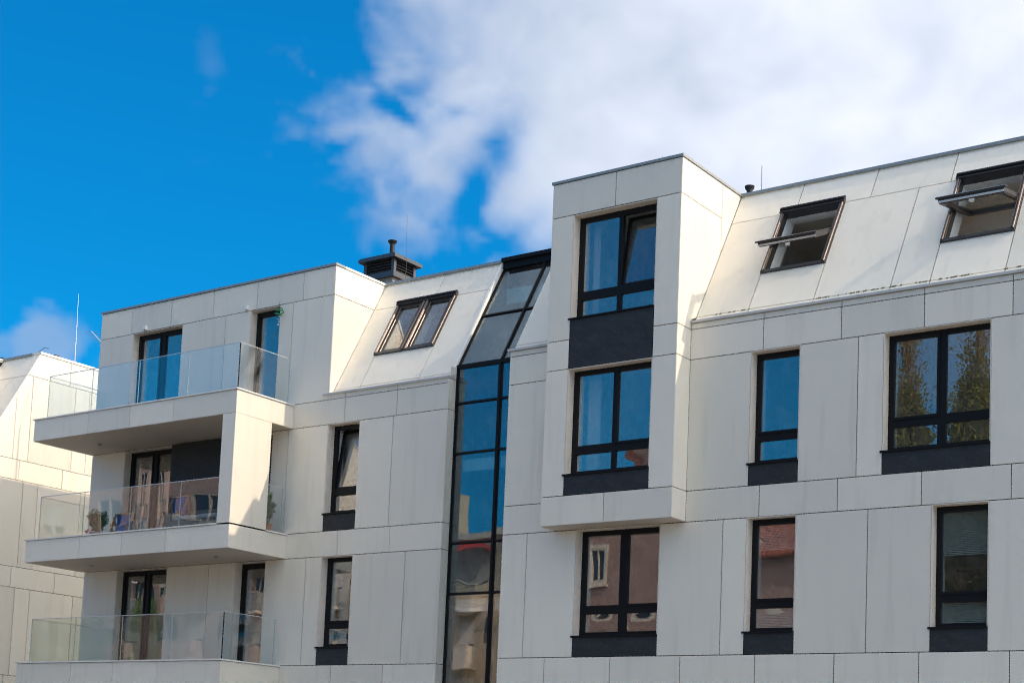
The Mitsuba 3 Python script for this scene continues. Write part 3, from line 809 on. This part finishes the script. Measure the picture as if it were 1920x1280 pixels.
# wall lamps, roof vents, rods
for x in (-12.11, -8.54):
    K = put(A + '__wall_lamp', cat(B(x - .045, x + .045, .90, .99, 12.47, 12.58)), 'm_white_plastic')
    put(K + '__bracket', B(x - .03, x + .03, .985, 1.0, 12.45, 12.60), 'm_rail')
put(A + '__lightning_rod', tube([(-6.24, 4.0, 13.0), (-6.25, 4.0, 14.4), (-6.3, 4.0, 15.4)], [.006, .004, .0025], 6), 'm_louvre')
put(A + '__lightning_rod', tube([(4.19, 2.5, 13.05), (4.18, 2.5, 14.0)], [.008, .005], 6), 'm_louvre')
put(A + '__lightning_rod', tube([(3.5, -.2, 13.1), (3.5, -.2, 13.36)], [.006, .004], 6), 'm_louvre')


def lathe(profile, at, sections=18):
    m = trimesh.creation.revolve(np.array(profile, float), sections=sections)
    m.apply_translation(at)
    return m


put(A + '__roof_vent', lathe([(0, 0), (.055, 0), (.055, .48), (.09, .53), (.10, .58), (.0, .585)], (3.92, 2.5, 13.04)), 'm_black', smooth=40)
put(A + '__roof_vent', lathe([(0, 0), (.12, 0), (.16, .07), (.15, .15), (.09, .2), (0, .21)], (-12.06, 1.35, 13.06)), 'm_black', smooth=40)
for x in (-2.75, -3.25, -4.1):
    put(A + '__snow_hook', B(x - .03, x + .03, 2.82, 2.9, 13.19, 13.235), 'm_louvre')

# chimney with louvred hood
CH = put(A + '__chimney', B(-7.22, -6.49, 3.80, 4.47, 12.9, 13.80), 'm_plaster')
cx0, cx1, cy0, cy1 = -7.38, -6.40, 3.72, 4.56
put(CH + '__skirt', cat(B(cx0 + .01, cx1 - .01, cy0 + .01, cy1 - .01, 13.80, 13.93)), 'm_louvre')
put(CH + '__lip', cat(B(cx0 - .01, cx1 + .01, cy0 - .01, cy1 + .01, 13.785, 13.805)), 'm_frame_metal')
for x in (cx0, cx1 - .085):
    for y in (cy0, cy1 - .085):
        put(CH + '__corner_post', B(x, x + .085, y, y + .085, 13.806, 14.225), 'm_louvre')
for i in range(4):
    z = 13.965 + i * .072
    put(CH + '__louvre_blade', bar((cx0 + .085, cy0 + .045, z), (cx1 - .085, cy0 + .045, z), .07, .010, (0, -.6, .8)), 'm_louvre')
    put(CH + '__louvre_blade', bar((cx1 - .045, cy0 + .085, z), (cx1 - .045, cy1 - .085, z), .07, .010, (.6, 0, .8)), 'm_louvre')
put(CH + '__core', B(cx0 + .075, cx1 - .075, cy0 + .075, cy1 - .075, 13.93, 14.22), 'm_black')
put(CH + '__cap', cat(B(cx0 - .09, cx1 + .115, cy0 - .12, cy1 + .11, 14.226, 14.31), B(cx0 - .06, cx1 + .085, cy0 - .09, cy1 + .08, 14.31, 14.335)), 'm_louvre')
put(CH + '__flue', lathe([(0, 0), (.062, 0), (.062, .42), (.075, .45), (.115, .50), (.118, .525), (0, .53)], (-6.84, 4.13, 14.33), 22), 'm_black', smooth=40)

for m in interior:
    put(A + '__interior_room', m, 'm_room')

# ------------------------------------------------------------------ the neighbouring building on the left
N = thing('apartment_building', 'sunlit cream gable wall of the neighbouring building at the left edge of the photo', 'apartment building')
XN = -18.651
GN = Plane((XN, 0, 0), (0, 1, 0), (0, 0, 1))
profn = Polygon([(1.0, 0), (1.0, 10.12), (1.10, 10.2), (2.76, ZT + .01), (9.9, ZT + .01), (9.9, 0)])
NW = put(N + '__gable_wall', GN.slab(profn.buffer(-.03), -.3, -.028), 'm_backing')


def ys(first, step=1.49, end=10.0):
    out = [first]
    while out[-1] < end:
        out.append(out[-1] + step)
    return out


def tri(a):
    """Two narrow panels and a wide one, as on the gable."""
    out = [.9]
    for k in range(-1, 6):
        for b in (a, a + .505):
            v = b + 2.0 * k
            if 1.0 < v < 9.9:
                out.append(v)
    return out + [9.95]


cells = row(Z6, ZT + .02, [.9, 2.34] + ys(3.84)) + row(9.985, Z6, tri(2.07)) + row(Z4 - .015, 9.985, [.9] + ys(2.315)) + row(6.98, Z4 - .015, tri(2.49)) \
    + row(6.40, 6.98, [.9] + ys(2.305)) + row(3.95, 6.40, tri(2.475)) + row(3.38, 3.95, [.9] + ys(2.30)) + row(0, 3.38, [.9] + ys(2.47))
lay_panels(NW, GN, cells, clip=profn)
put(NW + '__coping', B(XN - .3, XN + .03, 2.74, 9.95, ZT + .012, ZT + .075), 'm_white_cap')
XN2 = -20.33
NR = put(N + '__roof', PL.slab(rect(XN2, XN - .03, -.1, SL - .03), -.12, -.028), 'm_backing')
lay_panels(NR, PL, row(0, 2.5, [XN2 - .05, -19.4, XN]) + row(2.5, SL - .03, [XN2 - .05, XN]))
put(NR + '__coping', B(XN2, XN - .3, 2.70, 3.2, 13.135, 13.195), 'm_coping')
NF = put(N + '__front_wall', FL.slab(rect(-34, XN - .03, 0, 10.1), -.3, -.028), 'm_backing')
lay_panels(NF, FL, [(a - 1.49, a, b, c) for a in np.arange(XN, -30, -1.49) for b, c in ((0, Z0), (Z0, Z1), (Z1, Z2), (Z2, Z3), (Z3, Z4), (Z4, 10.1))])
GK = Plane((XN2, 0, 0), (0, 1, 0), (0, 0, 1))
NB = put(N + '__attic_block', cat(GK.slab(profk.buffer(-.03), -.15, -.028), B(-34, XN2 - .03, 1.03, 1.2, 10.1, ZT), B(-34, XN2, 1.03, 9.9, 12.95, 13.08)), 'm_backing')
lay_panels(NB, GK, row(10.0, Z6, [.999, 3]) + row(Z6, ZT, [.999, 3]), clip=profk)
lay_panels(NB, FL, [(a - 1.49, a, b, c) for a in np.arange(XN2, -30, -1.49) for b, c in ((10.1, Z6), (Z6, ZT))])
put(NB + '__coping', cat(B(-34, XN2 + .025, .97, 1.3, ZT, ZT + .05), B(XN2 - .3, XN2 + .025, 1.302, 3.2, ZT, ZT + .0495)), 'm_white_cap')
put(N + '__flat_roof', B(XN2, XN - .3, 3.2, 9.9, 12.95, 13.08), 'm_backing')
put(N + '__rear_wall', B(-34, XN - .05, 9.9, 10.1, 0, 13.1), 'm_panel_1')
put(N + '__roof_vent', lathe([(0, 0), (.11, 0), (.13, .32), (.16, .36), (.13, .46), (0, .5)], (-19.63, 4.0, 13.06)), 'm_black', smooth=40)
put(N + '__roof_vent', lathe([(0, 0), (.13, 0), (.15, .45), (.18, .55), (.15, .68), (0, .74)], (-22.19, 4.0, 13.06)), 'm_black', smooth=40)
put(N + '__lightning_rod', tube([(-18.72, 4.0, 13.15), (-18.74, 4.0, 14.2), (-18.77, 4.0, 15.27)], [.011, .009, .006], 6), 'm_rod')
put(N + '__lightning_cable', tube([(-18.9, 2.8, 13.2), (-18.72, 2.9, 13.36), (-18.62, 3.0, 13.36)], .008, 5), 'm_black')
TV = thing('tv_antenna', 'small rod antenna jutting out past the left roof corner', 'antenna')
p0, p1 = np.array([-16.80, 3.0, 13.62]), np.array([-16.1, 3.0, 13.05])
put(TV + '__mast', tube([(-15.9, 3.0, 8.0), (-15.9, 3.0, 13.1)], .02, 6), 'm_rail')
put(TV + '__boom', tube([p0, p1, (-15.9, 3.0, 12.9)], .012, 6), 'm_rail')
els = []
for k in range(6):
    c = p0 + (p1 - p0) * (k + .3) / 7
    els.append(tube([c - np.array([.0, .22 - .01 * k, .08]), c + np.array([.0, .22 - .01 * k, .08])], .006, 5))
put(TV + '__element', cat(*els), 'm_louvre')

# ------------------------------------------------------------------ things on the balconies
ZFL = 6.92


def deck_chair(key, label, cx, cy, z, ang, H, run, w=.28, foot=.0):
    """A folded deck chair leant back: two long rails with the sling between them, two short rails and a prop behind."""
    K = thing(key, label, 'deck chair')
    R = trimesh.transformations.rotation_matrix(ang, (0, 0, 1))
    R[:3, 3] = (cx, cy, z)
    V = lambda *p: np.array(p, float)
    top, bot = V(0, run, H), V(0, 0, .02)

    def rail(s, a, b, nm, t=.03):
        m = bar(a + V(s, 0, 0), b + V(s, 0, 0), t, .045)
        m.apply_transform(R)
        put(K + '__' + nm, m, 'm_wood')
    for s in (-w - .02, w + .02):
        rail(s, top, bot, 'long_rail')
    for s in (-w + .03, w - .03):
        rail(s, V(0, run * .25 + .22, .02), V(0, run * .45 - .10, H * .62), 'short_rail', .026)
    for s in (-w - .055, w + .055):
        rail(s, V(0, run + .20, .02), V(0, run * .85, H * .9), 'prop', .026)
    for c in (top, V(0, run * .16, H * .16)):
        m = bar(c - V(w + .05, 0, 0), c + V(w + .05, 0, 0), .03, .03)
        m.apply_transform(R)
        put(K + '__cross_bar', m, 'm_wood')
    t = np.linspace(0, 1, 12)
    v = []
    for a_ in t:
        p = top * (1 - a_) + V(0, run * .16, H * .16) * a_ + V(0, .10, -.02) * math.sin(math.pi * a_)
        v += [p - V(w - .005, 0, 0), p + V(w - .005, 0, 0)]
    f = []
    for i in range(11):
        f += [(2 * i, 2 * i + 1, 2 * i + 3), (2 * i, 2 * i + 3, 2 * i + 2)]
    m = trimesh.Trimesh(np.array(v), f, process=False)
    m.apply_transform(R)
    put(K + '__sling', m, 'm_canvas', smooth=True)


deck_chair('deck_chair', 'blue canvas deck chair with reclined wooden frame in front of the slate shutter', -9.78, .02, ZFL, math.radians(-6), 1.04, .36)
deck_chair('deck_chair', 'low blue canvas deck chair beside the bushy potted plant', -11.42, -.08, ZFL, math.radians(3), .70, .22)

SO = thing('garden_sofa', 'dark grey woven garden sofa with grey cushions behind the glass of the middle balcony', 'sofa')
for nm, m, mt in (('base', B(-9.3, -7.75, -.32, .38, ZFL, ZFL + .30), 'm_rattan'), ('backrest', B(-9.3, -7.75, .40, .52, ZFL, ZFL + .68), 'm_rattan'), ('armrest', B(-9.44, -9.31, -.32, .52, ZFL, ZFL + .52), 'm_rattan'),
                  ('armrest', B(-7.74, -7.61, -.32, .52, ZFL, ZFL + .52), 'm_rattan')):
    put(SO + '__' + nm, m, mt)
for x in (-9.28, -8.51):
    c = trimesh.creation.box(extents=(.75, .66, .13)).subdivide().subdivide()
    trimesh.smoothing.filter_laplacian(c, lamb=.3, iterations=2)
    c.apply_translation((x + .375, .05, ZFL + .37))
    put(SO + '__cushion', c, 'm_cushion', smooth=True)


def leaf_mesh(points, dirs, size, rnd, flat=.35):
    """Many pointed leaves: four triangles each, at the points, along the dirs."""
    n = len(points)
    d = dirs / np.linalg.norm(dirs, axis=1, keepdims=True)
    r = rnd.normal(size=(n, 3))
    s = np.cross(d, r)
    s /= np.linalg.norm(s, axis=1, keepdims=True)
    nn = np.cross(s, d)
    L = (size * rnd.uniform(.6, 1.3, n))[:, None]
    W = L * flat * .5
    a, b = points, points + d * L
    m = points + d * L * .45 - nn * L * .06
    l, q = m - s * W + nn * L * .08, m + s * W + nn * L * .08
    v = np.stack([a, q, b, l], 1).reshape(-1, 3)
    i = np.arange(n) * 4
    return trimesh.Trimesh(v, np.vstack([np.stack([i, i + 1, i + 2], 1), np.stack([i, i + 2, i + 3], 1)]), process=False)


def potted(key, label, x, y, z, h, spread, nstem, nleaf, potmat, pot_h, pot_r, leaf, seed, flowers=0, mat='m_leaf'):
    K = thing(key, label, 'potted plant')
    rnd = np.random.default_rng(seed)
    put(K + '__pot', lathe([(0, 0), (pot_r * .72, 0), (pot_r, pot_h * .85), (pot_r * 1.1, pot_h * .86), (pot_r * 1.1, pot_h), (pot_r * .9, pot_h), (pot_r * .85, pot_h * .9), (0, pot_h * .9)], (x, y, z), 20), potmat, smooth=40)
    stems, pts, dirs = [], [], []
    for i in range(nstem):
        a, rr = rnd.uniform(0, 2 * np.pi), rnd.uniform(.15, 1) * spread
        tip = np.array([x + rr * np.cos(a), y + rr * np.sin(a), z + pot_h + (h - pot_h) * rnd.uniform(.6, 1)])
        base = np.array([x + .3 * pot_r * np.cos(a), y + .3 * pot_r * np.sin(a), z + pot_h * .9])
        t = np.linspace(0, 1, 6)[:, None]
        mid = (base + tip) / 2 + np.array([0, 0, .1 * h])
        c = (1 - t) ** 2 * base + 2 * t * (1 - t) * mid + t ** 2 * tip
        stems.append(tube(c, np.linspace(.006, .002, 6), 5))
        for j in range(nleaf):
            u = rnd.uniform(.2, 1)
            p = (1 - u) ** 2 * base + 2 * u * (1 - u) * mid + u ** 2 * tip
            pts.append(p)
            dirs.append(rnd.normal(size=3) * .8 + (tip - base) / np.linalg.norm(tip - base) * .7)
    put(K + '__stem', cat(*stems), 'm_bark')
    put(K + '__foliage', leaf_mesh(np.array(pts), np.array(dirs), leaf, rnd), mat)
    if flowers:
        fl = []
        for i in range(flowers):
            s = trimesh.creation.icosphere(subdivisions=1, radius=.022)
            s.apply_translation((x - .15 + rnd.uniform(-.12, .12), y - .2 + rnd.uniform(-.05, .05), z + pot_h + rnd.uniform(-.02, .05)))
            fl.append(s)
        put(K + '__blossom', cat(*fl), 'm_flower')


potted('potted_plant', 'bushy green plant with pink blossoms beside the low deck chair', -11.98, -.2, ZFL, .74, .32, 40, 40, 'm_pot', .22, .17, .10, 3, 9)
potted('potted_plant', 'slim green plant in a terracotta pot behind the corner pier', -7.02, .52, ZFL, .92, .17, 26, 46, 'm_terracotta', .24, .11, .09, 4)

WC = thing('wind_chime', 'green spiral wind chime hanging beside the narrow top balcony door', 'wind chime')
wx, wy = -7.37, .86
t = np.linspace(0, 1, 40)
put(WC + '__spiral', tube(np.stack([wx + (.05 + .07 * (1 - abs(2 * t - 1))) * np.cos(t * 4.2 * np.pi), wy + .09 * np.sin(t * 4.2 * np.pi), 12.32 - t * .18], 1), .014, 6), 'm_green', smooth=True)
put(WC + '__cord', tube([(wx, wy, 12.46), (wx, wy, 11.92)], .004, 5), 'm_black')
put(WC + '__hook', bar((wx, 1.0, 12.46), (wx, wy - .01, 12.46), .012, .012), 'm_rail')
for i in range(4):
    s = trimesh.creation.icosphere(subdivisions=1, radius=.017 + .006 * (i == 3))
    s.apply_translation((wx + .01 * (-1) ** i, wy, 12.12 - i * .065))
    put(WC + '__bead', s, 'm_crystal', smooth=True)


def curtain(label, x0, x1, y, z0, z1, folds, mat='m_curtain', amp=.035):
    K = numbered('curtain')
    n = folds * 8 + 1
    u = np.linspace(0, 1, n)
    zs = np.linspace(0, 1, 8)
    U, V = np.meshgrid(u, zs)
    X = x0 + (x1 - x0) * U
    Y = y + amp * np.sin(U * folds * 2 * np.pi + .6 * np.sin(V * 3)) * (.6 + .4 * V)
    v = np.stack([X, Y, z1 + (z0 - z1) * V], -1).reshape(-1, 3)
    i, j = np.meshgrid(np.arange(7), np.arange(n - 1), indexing='ij')
    a = (i * n + j).ravel()
    q = np.stack([a, a + 1, a + n + 1, a + n], -1)
    put(K, trimesh.Trimesh(v, np.vstack([q[:, [0, 1, 2]], q[:, [0, 2, 3]]]), process=False), mat, smooth=True)
    labels[K] = {'label': label, 'category': 'curtain'}


curtain('pale curtain drawn behind the tilted window left of the stair glazing', -5.72, -5.05, 1.62, 7.0, 9.4, 6)
curtain('narrow sheer curtain behind the left leaf of the double door on the middle balcony', -12.4, -12.0, 1.62, 6.95, 9.4, 4)
curtain('pale curtain drawn to the left inside the lower bay window', 1.82, 2.12, YB + .62, 7.45, 9.4, 4)
curtain('pale curtain drawn to the left inside the upper bay window', 1.82, 1.98, YB + .62, 10.45, 12.4, 2)
curtain('grey curtain behind the lower window left of the stair glazing', -5.7, -5.42, 1.62, 4.1, 6.4, 3)
CB = thing('cabinet', 'orange wooden cabinet seen through the lower window left of the stair glazing', 'cabinet')
put(CB + '__carcass', B(-6.4, -4.4, 2.05, 2.5, 3.6, 4.95), 'm_door_wood')
for k in range(3):
    put(CB + '__door', B(-6.38 + k * .665, -5.74 + k * .665, 2.03, 2.049, 3.65, 4.92), 'm_door_wood')

# ------------------------------------------------------------------ across the street (seen in the panes)
YO = -30.0
FO = Plane((0, YO, 0), (-1, 0, 0), (0, 0, 1))    # faces +y; u = -x


def far_window(parent, x, z, w, h, lights=2):
    u = -x
    fr = rect(u - w / 2, u + w / 2, z, z + h)
    for i in range(lights):
        a = u - w / 2 + .07 + i * (w - .07) / lights
        fr = fr.difference(rect(a, a + (w - .07) / lights - .07, z + .07, z + h - .07))
    K = put(parent + '__window', FO.slab(fr, -.12, .02), 'm_trim')
    put(K + '__pane', FO.slab(rect(u - w / 2 + .03, u + w / 2 - .03, z + .03, z + h - .03), -.14, -.09), 'm_far_glass')
    put(K + '__surround', FO.slab(rect(u - w / 2 - .2, u + w / 2 + .2, z - .18, z + h + .2).difference(rect(u - w / 2, u + w / 2, z, z + h)), .001, .05), 'm_trim')
    put(K + '__sill', FO.slab(rect(u - w / 2 - .25, u + w / 2 + .25, z - .26, z - .18), .001, .14), 'm_trim')


PH = thing('pink_house', 'pink rendered house with red tiled roof seen reflected in the lower right windows', 'house')


def wall_with(x0, x1, top, wins, depth, mat, key):
    g = rect(-x1, -x0, 0, top) if not isinstance(top, list) else Polygon(top)
    for (x, z, w, h) in wins:
        g = g.difference(rect(-x - w / 2, -x + w / 2, z, z + h))
    return put(key, cat(FO.slab(g, -.3, 0), B(x0, x1, YO - depth, YO - .3, 0, 11.9 if isinstance(top, list) else top - .02)), mat)


winsA = [(-17.3, 9.85, .95, 1.5), (-17.3, 6.6, .95, 1.5), (-14.9, 6.9, 1.5, 1.3)]
wall_with(-20.0, -10.6, [(20.0, 0), (10.6, 0), (10.6, 12.1), (11.0, 12.3), (14.5, 15.7), (17.2, 12.3), (20.0, 12.3)], winsA, 10, 'm_pink', PH + '__gable_wall')
winsB = [(-9.6, 6.2, 1.0, 1.5), (-6.6, 8.0, 1.0, 1.5), (-8.3, 5.0, 1.0, 1.4)]
wall_with(-10.58, -5.4, 11.0, winsB, 10, 'm_pink', PH + '__wall')
for w in winsA + winsB:
    far_window(PH, *w)
RFm = []
roof_v = np.array([(-10.5, YO + .5, 10.85), (-5.0, YO + .5, 10.85), (-7.9, YO - 4.5, 14.3), (-10.5, YO - 4.5, 14.3), (-5.0, YO - 10, 10.85), (-10.5, YO - 10, 10.85)])
put(PH + '__roof', trimesh.Trimesh(roof_v, [(0, 1, 2), (0, 2, 3), (1, 4, 2), (3, 2, 4), (3, 4, 5), (0, 5, 4), (0, 4, 1)], process=False), 'm_tile')
cov = []
for x in np.arange(-10.3, -5.3, .32):
    tmax = min(1., (x + 5.0) / -2.9) if x > -7.9 else 1.
    cov.append(tube([(x, YO + .5, 10.9), (x, YO + .5 - 5 * tmax, 10.9 + 3.45 * tmax)], .085, 6))
put(PH + '__roof__tile_roll', cat(*cov), 'm_tile', smooth=40)
labels[PH + '__roof__tile_roll'] = {'kind': 'stuff'}
for gx, gz in ((-17.4, 12.15), (-10.7, 11.95)):
    put(PH + '__gable_roof', bar((gx, YO - 4.8, gz), (-14.5, YO - 4.8, 15.82), 10.0, .14, (0, 0, 1)), 'm_tile')
put(PH + '__gable_roof', B(-20.3, -17.02, YO - 10.2, YO + .3, 12.3, 12.5), 'm_tile')

AB = thing('apartment_block', 'beige apartment block with balconies seen reflected in the stair glazing', 'apartment building')
AC = thing('apartment_block', 'tall rose apartment block with balconies seen reflected in the left windows', 'apartment building')


def block(K, x0, x1, height, mat, floors, cols, awn, seed):
    r = random.Random(seed)
    n = cols
    wd = (x1 - x0) / n
    ops, bal = [], []
    for f_ in range(floors):
        z = .9 + f_ * 3.0
        for c in range(n):
            x = x0 + (c + .5) * wd
            if c % 2 == 0:
                ops.append((x, z + .0, 1.5, 2.2))
                bal.append((x, z - .2))
            else:
                ops.append((x, z + .9, 1.5, 1.4))
    ops = [o for o in ops if o[1] + o[3] < height - .5]
    wall_with(x0, x1, height, ops, 6, mat, K + '__wall')
    for o in ops:
        u = -o[0]
        fr = rect(u - o[2] / 2, u + o[2] / 2, o[1], o[1] + o[3])
        for i in (0, 1):
            a = u - o[2] / 2 + .08 + i * (o[2] - .08) / 2
            fr = fr.difference(rect(a, a + (o[2] - .08) / 2 - .08, o[1] + .08, o[1] + o[3] - .08))
        W = put(K + '__window', FO.slab(fr, -.14, -.02), 'm_trim')
        put(W + '__pane', FO.slab(rect(u - o[2] / 2 + .03, u + o[2] / 2 - .03, o[1] + .03, o[1] + o[3] - .03), -.16, -.11), 'm_far_glass')
        if r.random() < .3:
            put(W + '__shutter', FO.slab(rect(u - o[2] / 2 + .05, u + o[2] / 2 - .05, o[1] + o[3] * .45, o[1] + o[3] - .05), -.08, -.03), 'm_curtain')
    for (x, z) in bal:
        if z + 3 > height:
            continue
        w = wd * .46
        Bk = put(K + '__balcony', B(x - w, x + w, YO + .002, YO + 1.35, z - .18, z), 'm_trim')
        put(Bk + '__parapet', cat(B(x - w, x + w, YO + 1.27, YO + 1.35, z + .001, z + 1.0), B(x - w, x - w + .08, YO + .002, YO + 1.268, z + .001, z + 1.0), B(x + w - .08, x + w, YO + .002, YO + 1.268, z + .001, z + 1.0)), r.choice(['m_trim', mat, 'm_grey_panel', 'm_rose']))
        put(Bk + '__rail', B(x - w - .02, x + w + .02, YO + 1.24, YO + 1.38, z + 1.001, z + 1.06), 'm_trim')
        if r.random() < awn:
            m = bar((x - w, YO + .7, z + 2.25), (x + w, YO + .7, z + 2.25), 1.5, .03, (0, .35, .94))
            put(Bk + '__awning', m, r.choice(['m_red', 'm_curtain', 'm_grey_panel']))
    put(K + '__cornice', cat(B(x0 - .1, x1 + .1, YO - 6, YO + .25, height, height + .3)), 'm_trim')


block(AB, -35.8, -20.3, 12.8, 'm_beige', 4, 7, .25, 5)
put(AB + '__roof_tower', B(-29.2, -27.3, YO - 1.6, YO - .4, 13.1, 15.2), 'm_beige')
block(AC, -64.0, -36.0, 18.7, 'm_rose', 6, 12, .2, 9)


def tree(key, label, x, y, h, rx, seed, nclump, nleaf, leaf, mat, narrow=True):
    K = thing(key, label, 'tree', None)
    rnd = np.random.default_rng(seed)
    put(K + '__trunk', tube([(x, y, 0), (x + .1, y, h * .4), (x, y + .1, h * .75), (x + .05, y, h * .97)], [.3, .22, .12, .03], 9), 'm_bark', smooth=True)
    limbs, pts, dirs = [], [], []
    for i in range(nclump):
        t = rnd.uniform(.12, 1.0)
        prof_ = (math.sin(math.pi * min(1, (t * .92 + .06))) ** .7) if narrow else math.sin(math.pi * min(1, t * .85 + .08))
        a = rnd.uniform(0, 2 * np.pi)
        rr = rx * prof_ * rnd.uniform(.25, 1.0)
        c = np.array([x + rr * np.cos(a), y + rr * np.sin(a), h * (.08 + .9 * t)])
        b = np.array([x, y, c[2] - (1.6 if narrow else .8) * rr - .2])
        limbs.append(tube([b, (b + c) / 2 + np.array([rr * .12 * np.cos(a), rr * .12 * np.sin(a), -.1]), c], [.05, .03, .01], 5))
        k = int(nleaf * rnd.uniform(.5, 1.2) * (0.35 if (narrow and t > .72) else 1))
        s = np.array([.38, .38, .75]) * (.55 + .4 * prof_) * (1 if narrow else 1.7)
        q = rnd.normal(size=(k, 3)) * s * .6
        pts.append(c + q)
        dirs.append(q * .6 + rnd.normal(size=(k, 3)) * .5 + np.array([0, 0, .3]))
    put(K + '__limb', cat(*limbs), 'm_bark')
    labels[K + '__limb'] = {'kind': 'stuff'}
    ck = put(K + '__crown', leaf_mesh(np.vstack(pts), np.vstack(dirs), leaf, rnd, .6), mat)


def poplar(key, label, x, y, h, rx, seed):
    """A narrow upright poplar: ascending limbs, leafy to two thirds, bare twigs at the tips."""
    K = thing(key, label, 'tree')
    rnd = np.random.default_rng(seed)
    put(K + '__trunk', tube([(x, y, 0), (x + .1, y, h * .4), (x, y + .1, h * .75), (x + .05, y, h * .98)], [.3, .22, .11, .02], 9), 'm_bark', smooth=True)
    limbs, pts, dirs = [], [], []
    for i in range(190):
        t0 = rnd.uniform(.15, .93)
        a = rnd.uniform(0, 2 * np.pi)
        R_ = rx * min(1., 1.25 * (1.02 - t0)) ** .65 * rnd.uniform(.3, 1.)
        L = h * rnd.uniform(.09, .2) * (1.1 - .4 * t0)
        p0_ = np.array([x, y, h * t0])
        p1_ = p0_ + np.array([R_ * np.cos(a), R_ * np.sin(a), min(L, h * 1.01 - h * t0)])
        pm = (p0_ + p1_) / 2 + np.array([R_ * .28 * np.cos(a), R_ * .28 * np.sin(a), -.15 * L])
        u = np.linspace(0, 1, 6)[:, None]
        c = (1 - u) ** 2 * p0_ + 2 * u * (1 - u) * pm + u ** 2 * p1_
        limbs.append(tube(c, np.linspace(.035, .008, 6), 4))
        for j in range(2):
            b = c[3 + j]
            e = b + np.array([rnd.normal() * .25, rnd.normal() * .25, rnd.uniform(.5, 1.2)])
            limbs.append(tube([b, e], [.012, .005], 3))
        leafy = np.clip((.93 - p1_[2] / h) / .14, 0.04, 1) * rnd.uniform(.3, 1.3)
        n = int(300 * leafy)
        w_ = rnd.uniform(.25, 1, n)[:, None]
        c0 = (1 - w_) ** 2 * p0_ + 2 * w_ * (1 - w_) * pm + w_ ** 2 * p1_
        q = rnd.normal(size=(n, 3)) * np.array([.24, .24, .34])
        pts.append(c0 + q)
        dirs.append(q + rnd.normal(size=(n, 3)) * .3)
    lk = put(K + '__limb', cat(*limbs), 'm_twig')
    labels[lk] = {'kind': 'stuff'}
    put(K + '__crown', leaf_mesh(np.vstack(pts), np.vstack(dirs), .15, rnd, .7), 'm_leaf_olive')


scene['m_twig'] = pri((.22, .14, .10), .9, .1)
poplar('poplar_tree', 'tall half-bare poplar reflected in the left pane of the widest window', -4.9, -32.5, 20.8, 1.25, 11)
poplar('poplar_tree', 'tall half-bare poplar reflected in the right pane of the widest window', -2.35, -33.0, 21.6, 1.3, 12)
tree('leafy_tree', 'dark round leafy tree reflected low in the balcony doors', -44.0, -26.0, 9.5, 3.2, 13, 110, 120, .2, 'm_leaf', False)
tree('leafy_tree', 'leafy tree reflected in the blind-covered window at the lower right', -2.0, -30.6, 12.8, 2.6, 14, 150, 150, .2, 'm_leaf_dark', False)
